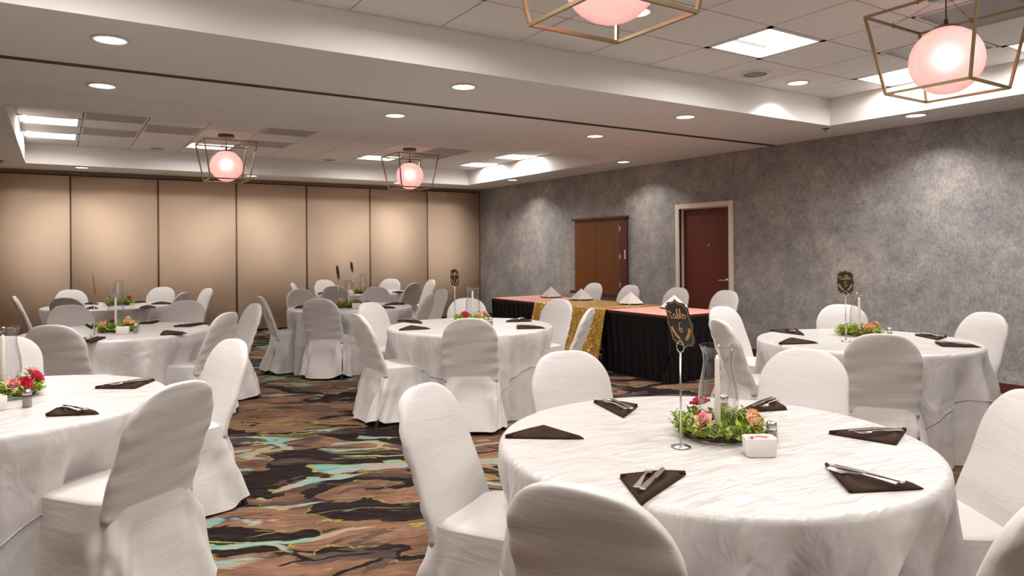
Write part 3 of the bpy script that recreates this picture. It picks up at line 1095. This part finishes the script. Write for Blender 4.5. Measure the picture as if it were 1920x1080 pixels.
FORK, KNIFE = cutlery_meshes()
NAP = {
    'six': [((1162, 897), (1287, 890), (1202, 948), 'nearest the viewer', 0), ((946, 822), (1095, 824), (1020, 803), 'by the aisle chair', 0.02),
            ((1113, 755), (1196, 763), (1169, 784), 'by the far left chair', 0), ((1387, 774), (1476, 769), (1448, 749), 'behind the glass vase', 0.01),
            ((1553, 814), (1681, 835), (1700, 808), 'at the right, farther one', 0), ((1593, 925), (1732, 918), (1547, 874), 'at the right, nearer one', 0)],
    'five': [((1444, 621), (1508, 629), (1496, 619), 'farther one at the left', 0), ((1460, 646), (1534, 644), (1482, 636), 'nearer one at the left', 0.02),
             ((1715, 629), (1776, 632), (1758, 638), 'farther one at the right', 0), ((1767, 650), (1840, 652), (1753, 643), 'nearer one at the right', 0)],
    'ln': [((86, 781), (186, 777), (128, 762), 'nearer one with fork', 0), ((177, 729), (253, 729), (291, 714), 'farther one', 0)],
    'l2': [((149, 637), (169, 643), (199, 634), 'nearest the shaded chair', 0), ((160, 610), (171, 617), (185, 612), 'behind the greenery', 0), ((259, 608), (288, 607), (299, 603), 'right of the glass vase', 0),
           ((325, 613), (356, 613), (388, 607), 'rightmost', 0), ((301, 629), (351, 626), (309, 622), 'front right', 0)],
    'one': [((745, 603), (792, 607), (785, 601), 'farther one at the left', 0), ((748, 620), (807, 617), (769, 613), 'nearer one at the left', 0.02),
            ((949, 604), (998, 603), (972, 599), 'farther one at the right', 0), ((970, 617), (1023, 616), (970, 611), 'nearer one at the right', 0)],
    'mid': [((709, 579), (742, 578), (713, 574), 'nearer one at the right', 0), ((721, 572), (760, 571), (745, 568.5), 'farther one at the right', 0), ((553, 578), (578, 578), (566, 574), 'at the left', 0),
            ((683, 568.5), (699, 570), (690, 566.5), 'beside the sugar caddy', 0)],
    'far': [((735, 549), (761, 549), (748, 547), 'at the right', 0), ((595, 551), (616, 551), (606, 549), 'at the left', 0)],
    'lf': [((158, 571), (185, 571), (172, 568), 'farther one at the left', 0), ((160, 580), (184, 579), (174, 576), 'nearer one at the left', 0), ((247, 569), (275, 567), (262, 565.5), 'behind the greenery', 0),
           ((283, 571), (323, 570), (303, 567), 'rightmost', 0), ((262, 578), (293, 577), (278, 573.5), 'front middle', 0)],
}
CUT = {'six': 6, 'five': 4, 'ln': 2, 'l2': 3, 'one': 4}
for k, lst in NAP.items():
    words = TABLES[k][1]
    for i, (a, b_, c_, where, pk) in enumerate(lst):
        pts = [on_z(*p, CLZ + (pk if q == 2 else 0)) for q, p in enumerate((a, b_, c_))]
        add_napkin(*pts, 'dark brown folded napkin on %s, %s' % (words, where), pk)
        if i < CUT.get(k, 0) and pk < 0.015:
            P = [np.array(p[:2]) for p in pts]
            c = sum(P) / 3
            ln_ = max(((P[x], P[y]) for x, y in ((0, 1), (1, 2), (2, 0))), key=lambda e: np.hypot(*(e[0] - e[1])))
            d_ = ln_[1] - ln_[0]
            a_ = math.atan2(d_[1], d_[0])
            if k == 'six' and i == 0:
                a_ = math.atan2(*(P[1] - P[2])[::-1]) + 0.12
            nv = np.array([-math.sin(a_), math.cos(a_)])
            s = 1 if np.dot(nv, P[0] + P[1] + P[2] - 3 * c) >= 0 else -1
            for ob, me, o_, da in (('fork', FORK, 0.016, 0.10), ('knife', KNIFE, -0.014, 0.0)):
                q = c + nv * o_
                t = link(ob, me, None, (q[0], q[1], CLZ + 0.021), (0, 0, a_ + da))
                tag(t, 'silver %s on the napkin of %s, %s' % (ob, words, where), ob, 'cutlery on the napkins')


# ------------------------------------------------------------------ table decorations
def vase_mesh():
    prof = [(0.052, 0.0), (0.055, 0.006), (0.060, 0.05), (0.070, 0.10), (0.073, 0.14), (0.069, 0.19), (0.058, 0.24), (0.053, 0.275), (0.056, 0.305), (0.066, 0.333), (0.0685, 0.337), (0.066, 0.338)]
    return MB().lathe(prof, 40).mesh('glass', 'clear_glass')


VASE = vase_mesh()
CANDLE = MB().lathe([(0.0, 0.045), (0.0115, 0.045), (0.0115, 0.06), (0.0085, 0.285), (0.004, 0.30), (0.0, 0.301)], 14).mesh('stick', 'wax')
WICK = MB().tube([(0, 0, 0.30), (0.001, 0, 0.312)], 0.001, 5).mesh('wick', 'wick', False)
HOLDER = MB().lathe([(0.030, 0.0), (0.030, 0.006), (0.016, 0.016), (0.018, 0.030), (0.022, 0.048), (0.020, 0.052), (0.013, 0.046), (0.0, 0.044)], 18).mesh('candle_holder', 'clear_glass')
TWIGS = MB()
for q in range(3):
    TWIGS.tube([((0.125 + 0.006 * q + 0.006 * math.sin(5 * a + q)) * math.cos(a), (0.125 + 0.006 * q + 0.006 * math.sin(5 * a + q)) * math.sin(a), 0.012 + 0.006 * math.sin(4 * a + 2 * q) + 0.004 * q) for a in [2 * PI * i / 28 for i in range(28)]], 0.006, 6, True)
TWIGS = TWIGS.mesh('twig_ring', 'twig')


def foliage(seed):
    rnd = random.Random(seed)
    mb = MB()
    for s in range(190):
        th = rnd.uniform(0, 2 * PI)
        br_ = rnd.uniform(0.085, 0.14)
        base = Vector((br_ * math.cos(th), br_ * math.sin(th), 0.015))
        oa = th + rnd.uniform(-1.1, 1.1)
        el = rnd.uniform(0.05, 1.3)
        d_ = Vector((math.cos(oa) * math.cos(el), math.sin(oa) * math.cos(el), math.sin(el)))
        L = rnd.uniform(0.04, 0.075)
        mb.tube([base, base + d_ * L], 0.0012, 4)
        for i in range(9):
            p = base + d_ * L * (0.3 + 0.7 * i / 8)
            la = rnd.uniform(0, 2 * PI)
            ld = (d_ * 0.6 + Vector((math.cos(la), math.sin(la), rnd.uniform(-0.2, 0.7)))).normalized()
            ll, lw = rnd.uniform(0.017, 0.029), rnd.uniform(0.005, 0.008)
            sd = ld.cross(Vector((0.1, 0.2, 1))).normalized()
            up_ = sd.cross(ld)
            m1_ = p + ld * ll * 0.5
            mb.add([p, m1_ + sd * lw + up_ * 0.002, p + ld * ll, m1_ - sd * lw + up_ * 0.002, m1_ - up_ * 0.001], [(0, 4, 1), (1, 4, 2), (2, 4, 3), (3, 4, 0)])
    return mb.mesh('foliage', 'leaf', False)


FOL = [foliage(5), foliage(9)]


def flower(mat, seed, r=0.035):
    rnd = random.Random(seed)
    mb = MB()
    for lay, (n, tilt, rr) in enumerate(((6, 0.35, 1.0), (5, 0.75, 0.85), (4, 1.1, 0.62), (3, 1.35, 0.4))):
        for k in range(n):
            th = 2 * PI * k / n + lay * 0.6 + rnd.uniform(-0.1, 0.1)
            rows = []
            for i in range(5):
                u = i / 4
                row = []
                for j in range(5):
                    v_ = (j / 4 - 0.5) * 2
                    wdt = r * 0.75 * rr * math.sin(PI * (0.18 + 0.74 * u)) * v_
                    out_ = r * rr * (0.25 + u * math.cos(tilt)) - abs(v_) ** 2 * 0.2 * r * rr
                    z = r * (0.1 + 0.9 * u * math.sin(tilt) + 0.12 * u * u * math.sin(3 * v_ + seed)) + 0.15 * r * abs(v_) * u
                    row.append((out_ * math.cos(th) - wdt * math.sin(th), out_ * math.sin(th) + wdt * math.cos(th), z))
                rows.append(row)
            mb.loft(rows, False, False, False)
    return mb.mesh('flower', mat)


FL = {c: flower('petal_' + c, i * 3 + 1) for i, c in enumerate(('pink', 'red', 'orange', 'peach'))}


def glass_set(x, y, words, fol, flowers, rz=0.0, vase_dx=(0, 0)):
    t = thing('flower_wreath', 'green leafy wreath with small flowers on ' + words, 'wreath', (x, y, CLZ), rz, 'table wreaths')
    f = link('foliage', FOL[fol], t)
    f['kind'] = 'stuff'
    link('twig_ring', TWIGS, t)
    for c, a_, r_, z_, tl in flowers:
        o = link('flower', FL[c], t, (r_ * math.cos(a_ - rz), r_ * math.sin(a_ - rz), z_ + 0.016), (tl * -math.sin(a_ - rz), tl * math.cos(a_ - rz), 0))
        o['label'] = {'pink': 'pink', 'red': 'red', 'orange': 'orange', 'peach': 'peach'}[c] + ' ruffled flower'
    v = thing('hurricane_vase', 'clear curved glass hurricane vase on ' + words, 'vase', (x + vase_dx[0], y + vase_dx[1], CLZ), 0, 'glass hurricane vases')
    link('glass', VASE, v)
    cn = thing('taper_candle', 'white taper candle inside the glass vase of ' + words, 'candle', (x + vase_dx[0] - 0.004, y + vase_dx[1], CLZ), 0, 'taper candles')
    link('stick', CANDLE, cn)
    link('wick', WICK, cn)
    link('candle_holder', HOLDER, cn)


def vang(a):      # direction angle seen from the camera: 0 = right, pi/2 = away
    return a - YAW


def xy(px, py):
    return on_z(px, py, CLZ)[:2]


WR = {'six': ((1347, 816), 0, [('pink', vang(-2.3), 0.112, 0.052, 0.9), ('red', vang(2.0), 0.10, 0.075, 0.3), ('orange', vang(-0.35), 0.115, 0.055, 0.6), ('red', vang(-2.9), 0.06, 0.04, 0.3), ('peach', vang(-0.75), 0.125, 0.05, 0.9)]),
      'five': ((1612, 628), 1, [('peach', vang(-1.6), 0.12, 0.05, 0.9), ('orange', vang(-1.35), 0.125, 0.05, 0.9), ('pink', vang(0.1), 0.13, 0.055, 0.5)]),
      'one': ((887, 603), 0, [('red', vang(-2.3), 0.11, 0.055, 0.6), ('red', vang(-2.0), 0.13, 0.045, 0.8), ('pink', vang(-0.3), 0.12, 0.06, 0.5), ('peach', vang(-1.0), 0.13, 0.045, 0.8)]),
      'l2': ((218, 621), 1, [('pink', vang(-1.9), 0.13, 0.05, 0.9), ('red', vang(2.4), 0.10, 0.06, 0.4), ('orange', vang(-0.3), 0.12, 0.06, 0.6), ('orange', vang(0.1), 0.12, 0.05, 0.6), ('peach', vang(1.0), 0.10, 0.07, 0.3)]),
      'ln': ((8, 742), 0, [('pink', vang(0.9), 0.12, 0.075, 0.4), ('red', vang(0.3), 0.13, 0.06, 0.6), ('pink', vang(-0.7), 0.13, 0.05, 0.8), ('red', vang(-0.35), 0.14, 0.045, 0.9)]),
      'mid': ((655, 576), 1, [('pink', vang(-2.5), 0.13, 0.06, 0.6), ('orange', vang(-2.0), 0.13, 0.05, 0.8), ('peach', vang(0.4), 0.12, 0.06, 0.5), ('pink', vang(0.0), 0.13, 0.05, 0.6)]),
      'far': ((681, 550), 0, [('pink', vang(0.2), 0.12, 0.06, 0.6), ('peach', vang(1.8), 0.10, 0.06, 0.5)]),
      'lf': ((222, 572), 1, [('red', vang(0.5), 0.12, 0.07, 0.5), ('peach', vang(1.6), 0.12, 0.06, 0.4)])}
for k, (p, f_, fl) in WR.items():
    q = xy(*p)
    glass_set(q[0], q[1], TABLES[k][1], f_, fl, random.uniform(0, 6))

# sugar caddies and shakers
CAD_BODY = MB()
rr_ = []
for (w_, z) in ((0.041, 0.0), (0.0445, 0.003), (0.0465, 0.060), (0.046, 0.062), (0.0435, 0.060), (0.041, 0.008)):
    ring = []
    for j in range(64):
        a = 2 * PI * j / 64
        ca, sa = math.cos(a), math.sin(a)
        ring.append((w_ * 1.12 * math.copysign(abs(ca) ** 0.3, ca), w_ * 0.72 * math.copysign(abs(sa) ** 0.3, sa), z))
    rr_.append(ring)
CAD_BODY.loft(rr_, True, True)
CAD_BODY = CAD_BODY.mesh('caddy_box', 'ceramic')
PACK = {c: MB().box(-0.022, 0.022, -0.0016, 0.0016, 0.0, 0.052).mesh('packet', 'packet_' + c, False) for c in ('white', 'pink', 'yellow')}
for k, (px, py), rz in (('six', (1424, 853), 0.0), ('l2', (230, 626), 0.3), ('ln', (-9, 768), -0.6), ('one', (902, 610), 0.4), ('mid', (668, 578), 0.2)):
    q = xy(px, py)
    t = thing('sugar_caddy', 'small white ceramic sugar caddy on ' + TABLES[k][1], 'sugar caddy', (q[0], q[1], CLZ), rz - YAW, 'sugar caddies')
    link('caddy_box', CAD_BODY, t)
    for i, c in enumerate(('white', 'white', 'white', 'pink', 'pink', 'yellow', 'white')):
        link('sugar_packet', PACK[c], t, (0.008 if i % 2 else -0.006, -0.021 + 0.0065 * i, 0.009), (0, 0.12 * (i % 3 - 1), 0))
JAR = MB()
JAR.loft([[(w_ * math.cos(2 * PI * j / 8 + PI / 8), w_ * math.sin(2 * PI * j / 8 + PI / 8), z) for j in range(8)] for w_, z in ((0.019, 0), (0.0215, 0.004), (0.0205, 0.045), (0.017, 0.056), (0.0165, 0.06))], True, False)
JAR = JAR.mesh('jar', 'clear_glass', False)
FILL = MB().loft([[(w_ * math.cos(2 * PI * j / 8 + PI / 8), w_ * math.sin(2 * PI * j / 8 + PI / 8), z) for j in range(8)] for w_, z in ((0.0175, 0.003), (0.0195, 0.006), (0.0188, 0.042))]).mesh('contents', 'salt', False)
LID = MB().lathe([(0.0185, 0.056), (0.0190, 0.058), (0.0185, 0.072), (0.014, 0.079), (0.0, 0.081)], 20, cap0=True).mesh('lid', 'steel')
for k, (px, py), where in (('six', (1447, 831), 'of table six beside the sugar caddy'), ('six', (1357, 775), 'of table six behind the vase'), ('five', (1668, 634), 'of table five'), ('one', (920, 611), 'of table one, right one'),
                           ('one', (911, 611), 'of table one, left one'), ('l2', (254, 624), 'of the second table on the left'), ('ln', (51, 763), 'of the nearest left table, front one'), ('ln', (56, 735), 'of the nearest left table, rear one')):
    q = xy(px, py)
    t = thing('glass_shaker', 'small glass shaker with metal lid ' + where, 'shaker', (q[0], q[1], CLZ), random.uniform(0, 1), 'glass shakers')
    link('jar', JAR, t)
    link('contents', FILL, t)
    link('lid', LID, t)

# ------------------------------------------------------------------ table number signs
half = [(0.0, 0.0935), (0.006, 0.0865), (0.018, 0.0815), (0.034, 0.0800), (0.043, 0.0775), (0.0435, 0.068), (0.0515, 0.0665), (0.054, 0.060), (0.0545, 0.030), (0.059, 0.008), (0.063, 0.0)]
outline = half + [(x, -y) for x, y in half[-2::-1]] + [(-x, -y) for x, y in half[1:]] + [(-x, y) for x, y in half[-2:0:-1]]


def strokes(word):
    S = {
        't': [[(0.2, 1.0), (0.12, 0.4), (0.2, 0.02), (0.42, 0.1)], [(-0.35, 0.78), (-0.1, 0.86), (0.25, 0.72), (0.5, 0.74)]],
        'a': [[(0.62, 0.42), (0.4, 0.52), (0.2, 0.3), (0.25, 0.05), (0.45, 0.02), (0.6, 0.2), (0.64, 0.45), (0.62, 0.15), (0.72, 0.0), (0.85, 0.1)]],
        'b': [[(0.1, 0.1), (0.25, 0.6), (0.3, 1.05), (0.18, 1.1), (0.15, 0.7), (0.16, 0.08), (0.32, 0.0), (0.5, 0.15), (0.45, 0.4), (0.22, 0.35)]],
        'l': [[(0.0, 0.1), (0.22, 0.55), (0.28, 1.05), (0.15, 1.12), (0.1, 0.7), (0.14, 0.1), (0.32, 0.02)]],
        'e': [[(0.05, 0.22), (0.3, 0.3), (0.38, 0.46), (0.2, 0.52), (0.06, 0.3), (0.12, 0.04), (0.4, 0.0), (0.68, 0.16), (0.7, 0.36), (0.56, 0.36)]],
    }
    x = 0
    out_ = []
    for ch, adv in zip(word, (0.42, 0.82, 0.55, 0.36, 0.7)):
        for s in S[ch]:
            out_.append([(x + a, b_) for a, b_ in s])
        x += adv
    return out_, x


def smooth_poly(pts, n=5):
    out_ = []
    P = [np.array(p) for p in pts]
    P = [2 * P[0] - P[1]] + P + [2 * P[-1] - P[-2]]
    for i in range(1, len(P) - 2):
        for k in range(n):
            t = k / n
            out_.append(0.5 * ((2 * P[i]) + (-P[i - 1] + P[i + 1]) * t + (2 * P[i - 1] - 5 * P[i] + 4 * P[i + 1] - P[i + 2]) * t * t + (-P[i - 1] + 3 * P[i] - 3 * P[i + 1] + P[i + 2]) * t ** 3))
    out_.append(P[-2])
    return out_


DIG = {'6': [[(0.12, 1.0), (-0.12, 0.6), (-0.16, 0.2), (0.0, 0.0), (0.2, 0.16), (0.14, 0.4), (-0.06, 0.38), (-0.14, 0.2)]],
       '5': [[(0.28, 1.0), (-0.08, 0.96), (-0.12, 0.56), (0.12, 0.60), (0.22, 0.32), (0.06, 0.0), (-0.16, 0.06), (-0.14, 0.2)]],
       '1': [[(-0.14, 0.78), (0.06, 1.0), (0.02, 0.5), (0.0, 0.0)], [(-0.14, 0.02), (0.16, 0.02)]]}


def add_sign(label, bx, by, yaw, lean, digit, zc=1.185, lean_x=0.0):
    t = thing('table_sign', label, 'table sign', (bx, by, CLZ), 0, 'table number signs')
    part('base', MB().lathe([(0.0, 0), (0.034, 0), (0.035, 0.003), (0.008, 0.007), (0.0, 0.008)], 24), 'steel', t, True)
    part('rod', MB().tube([(0, 0, 0.005), (lean_x * 0.3, 0, 0.335)], 0.0036, 8), 'steel', t, True)
    rp = Matrix.Rotation(yaw, 3, 'Z')
    ring = [tuple(rp @ Vector((0.017 * math.cos(a), 0, 0.020 * math.sin(a)))) for a in [2 * PI * i / 20 for i in range(20)]]
    part('clip_ring', MB().tube([(p[0] + lean_x * 0.3, p[1], p[2] + 0.353) for p in ring], 0.0019, 6, True, up=(0.3, 0.8, 0.2)), 'steel', t, True)
    pl = MB()
    n = len(outline)
    pl.add([(x, -0.002, z) for x, z in outline] + [(x, 0.002, z) for x, z in outline], [tuple(range(n)), tuple(range(2 * n - 1, n - 1, -1))] + [(i, i + n, (i + 1) % n + n, (i + 1) % n) for i in range(n)])
    zp = zc - CLZ
    M = Matrix.Rotation(yaw, 4, 'Z') @ Matrix.Rotation(lean, 4, 'X')
    o = part('plaque', pl, 'sign_black', t, False, (lean_x * 0.3, 0, zp))
    o.rotation_euler = M.to_euler()
    g = MB()
    g.tube([(x * 0.93, -0.0024, z * 0.945) for x, z in outline], 0.0008, 4, True, up=(0, 1, 0))
    part('gold_border', g, 'sign_gold', o)
    g = MB()
    ss, wd = strokes('table')
    sc = 0.030
    for s in ss:
        pts = smooth_poly(s)
        g.tube([((p[0] - wd / 2) * sc * 0.92, -0.0026, 0.020 + p[1] * sc + 0.002 * p[0]) for p in pts], 0.0014, 5, up=(0, 1, 0))
    for s in DIG[digit]:
        g.tube([(p[0] * 0.036, -0.0026, -0.030 + p[1] * 0.038) for p in smooth_poly(s)], 0.0015, 5, up=(0, 1, 0))
    part('lettering', g, 'sign_gold', o)
    g = MB()
    for sx in (-1, 1):
        arc = [(sx * (0.008 + 0.034 * math.sin(u * 1.3)), -0.060 + 0.042 * u ** 1.2) for u in [i / 7 for i in range(8)]]
        g.tube([(x, -0.0026, z) for x, z in arc], 0.0007, 4, up=(0, 1, 0))
        for i in range(1, 8):
            x, z = arc[i]
            for s2 in (-1, 1):
                a = math.atan2(arc[i][1] - arc[i - 1][1], arc[i][0] - arc[i - 1][0]) + s2 * 0.75
                L, w2 = 0.0105, 0.0023
                c_, s_ = math.cos(a), math.sin(a)
                g.add([(x, -0.0027, z), (x + c_ * L / 2 - s_ * w2, -0.0027, z + s_ * L / 2 + c_ * w2), (x + c_ * L, -0.0027, z + s_ * L), (x + c_ * L / 2 + s_ * w2, -0.0027, z + s_ * L / 2 - c_ * w2)], [(0, 1, 2, 3)])
    part('laurel', g, 'sign_gold', o)
    return t


q = xy(1277, 838)
add_sign('black and gold sign on a thin stand at table six', q[0], q[1], -YAW - 1.02, 0.30, '6', 1.185)
q = xy(1586, 640)
add_sign('black and gold sign on a thin stand at table five', q[0], q[1], -YAW - 0.62, 0.08, '5', 1.19)
q = xy(853, 601)
add_sign('black and gold sign on a thin stand at table one', q[0], q[1], -YAW - 0.72, 0.08, '1', 1.18)
for p, lab, dy, dg in (((634, 577), 'dark table sign seen nearly edge on, left of two behind table one', 1.28, '1'), ((660, 551), 'dark table sign seen nearly edge on, right of two behind table one', 1.20, '1'),
                       ((177, 630), 'table sign seen exactly edge on at the second left table', 1.57, '1')):
    q = xy(*p)
    cx, cy = q
    s = add_sign(lab, cx, cy, -math.atan2(cx, cy) - dy, 0.12, dg, 1.19)
    for ch in list(s.children):          # lettering cannot be read from this side
        if ch.name.startswith('plaque'):
            for g in list(ch.children):
                if g.name.startswith('lettering'):
                    bpy.data.objects.remove(g)

# ------------------------------------------------------------------ head table along the grey wall
HX0, HX1, HYA, HYB = 5.42, 6.33, 5.36, 9.0
HYM = (HYA + HYB) / 2
for (a0, a1, side) in ((HYA, HYM, 'nearer'), (HYM, HYB, 'farther')):
    t = thing('head_table', 'long folding table under the head table cloths, %s half' % side, 'table', ((HX0 + HX1) / 2, (a0 + a1) / 2, 0), 0, 'head tables')
    L2, W2 = (a1 - a0) / 2 - 0.004, (HX1 - HX0) / 2 - 0.006
    part('tabletop', MB().box(-W2, W2, -L2, L2, 0.712, 0.738), 'dark_wood', t)
    for sx in (-1, 1):
        for sy in (-1, 1):
            part('leg', MB().tube([(sx * (W2 - 0.12), sy * (L2 - 0.2), 0.712), (sx * (W2 - 0.12), sy * (L2 - 0.2), 0)], 0.014, 8), 'leg_dark', t)


def rect_path(x0, x1, y0, y1, stepl=0.02, r=0.03):
    pts = []
    for (xa, ya, xb, yb) in ((x1, y0, x0, y0), (x0, y0, x0, y1), (x0, y1, x1, y1)):
        n = int(math.hypot(xb - xa, yb - ya) / stepl)
        for i in range(n):
            pts.append((xa + (xb - xa) * i / n, ya + (yb - ya) * i / n, (yb - ya, -(xb - xa))))
    return pts


def skirt_obj(y0, y1, label, ends):
    """black pleated skirt on the front and one end"""
    pts = []
    def seg(xa, ya, xb, yb):
        L = math.hypot(xb - xa, yb - ya)
        n = int(L / 0.012)
        nx, ny = (yb - ya) / L, -(xb - xa) / L
        for i in range(n + 1):
            pts.append((xa + (xb - xa) * i / n, ya + (yb - ya) * i / n, nx, ny, len(pts)))
    if ends == 'near':
        seg(HX0, y1, HX0, y0)
        seg(HX0, y0, HX1, y0)
    else:
        seg(HX1, y1, HX0, y1)
        seg(HX0, y1, HX0, y0)
    t = thing('table_skirt', label, 'table skirt', (0, 0, 0), 0, 'black pleated table skirts')
    rnd = random.Random(int(y0 * 10))
    rows = []
    phs = [rnd.uniform(0, 6) for _ in range(4)]
    for i in range(13):
        u = i / 12
        row = []
        for (x, y, nx, ny, k) in pts:
            s = k * 0.012
            f = 0.5 + 0.5 * math.sin(2 * PI * s / 0.115 + 0.9 * math.sin(s * 4.1 + phs[0]) + 0.5 * u * math.sin(s * 7 + phs[1]))
            am = 0.010 + 0.045 * u
            o_ = 0.006 + am * f ** 1.5 + 0.05 * u
            row.append((x - nx * -o_ if False else x + nx * o_ * -1, y + ny * o_ * -1, 0.722 - 0.712 * u))
        rows.append(row)
    m_ = MB().loft(rows, False, False, False)
    part('pleats', m_, 'skirt_black', t, True)
    band_ = MB()
    prow = [[(x - nx * o_, y - ny * o_, z) for (x, y, nx, ny, k) in pts] for o_, z in ((0.004, 0.739), (0.012, 0.737), (0.013, 0.690), (0.008, 0.688))]
    band_.loft(prow, False, False, False)
    part('top_band', band_, 'skirt_black', t, True)


GY0, GY1 = 6.37, 7.84
skirt_obj(HYA, GY0 + 0.15, 'black pleated skirt on the nearer part of the head table', 'near')
skirt_obj(GY1 - 0.15, HYB, 'black pleated skirt on the farther part of the head table', 'far')
for (a0, a1, s) in ((HYA, GY0 - 0.01, 'nearer'), (GY1 + 0.01, HYB, 'farther')):
    o = part('table_topper', MB().box(HX0 - 0.004, HX1, a0 - 0.004, a1, 0.738, 0.744), 'pink_cloth')
    tag(o, 'flat salmon pink cloth on the %s part of the head table' % s, 'tablecloth', 'pink head table cloths')
# sequin cloth draped over the middle
rows = []
for (x, z) in [(HX1, 0.744)] + [(HX1 - (HX1 - HX0) * i / 10, 0.7475) for i in range(11)] + [(HX0 - 0.016, 0.740), (HX0 - 0.022, 0.72)] + [(HX0 - 0.028 - 0.13 * i / 14, 0.72 - 0.71 * i / 14) for i in range(1, 15)]:
    row = []
    u = sstep(0.72 - z, 0, 0.7)
    for j in range(90):
        y = GY0 + (GY1 - GY0) * j / 89
        row.append((x - u * (0.022 * math.sin(y * 21) + 0.012 * math.sin(y * 37 + 1)), y, z))
    rows.append(row)
tag(part('sequin_cloth', MB().loft(rows, False, False, False), 'sequin_gold', None, True), 'gold sequin cloth draped over the middle of the head table', 'tablecloth')

for (px, py), where in (((1038, 556.5), 'farthest of four'), ((1103, 561), 'second farthest of four'), ((1197, 569), 'second nearest of four'), ((1279, 576), 'nearest of four')):
    q = on_z(px, py, 0.75)
    q = (min(q[0], 6.15), q[1])
    z = 0.748 if GY0 < q[1] < GY1 else 0.7445
    t = thing('dinner_plate', 'black plate on the head table, ' + where, 'plate', (q[0], q[1], z), 0, 'black plates')
    part('rim', MB().lathe([(0.0, 0.004), (0.11, 0.004), (0.125, 0.006), (0.168, 0.016), (0.170, 0.013), (0.12, 0.002), (0.10, 0.0), (0.0, 0.0)], 36), 'black_plate', t, True)
    nm = MB()
    hgt, wd = 0.155, 0.122
    nm.add([(-wd, -wd, 0), (wd, -wd, 0), (wd, wd, 0), (-wd, wd, 0), (0, 0, hgt), (0, -wd * 0.86, 0), (wd * 0.86, 0, 0), (0, wd * 0.86, 0), (-wd * 0.86, 0, 0)],
           [(0, 5, 4), (5, 1, 4), (1, 6, 4), (6, 2, 4), (2, 7, 4), (7, 3, 4), (3, 8, 4), (8, 0, 4)])
    o = part('pyramid_napkin', nm, 'linen_white', None, False, (q[0], q[1], z + 0.0055), (0, 0, 0.5 - YAW))
    tag(o, 'white pyramid folded napkin on the head table, ' + where, 'napkin', 'white pyramid napkins')

for (px, py), where in (((1102, 532), 'farthest of four'), ((1166, 536), 'second farthest of four'), ((1258, 541), 'second nearest of four'), ((1346, 546), 'nearest of four')):
    q = on_z(px, py, 0.918)
    add_chair(6.70, q[1] - 0.0, PI + random.uniform(-0.06, 0.06), 'white covered banquet chair behind the head table, ' + where, 'chairs behind the head table')
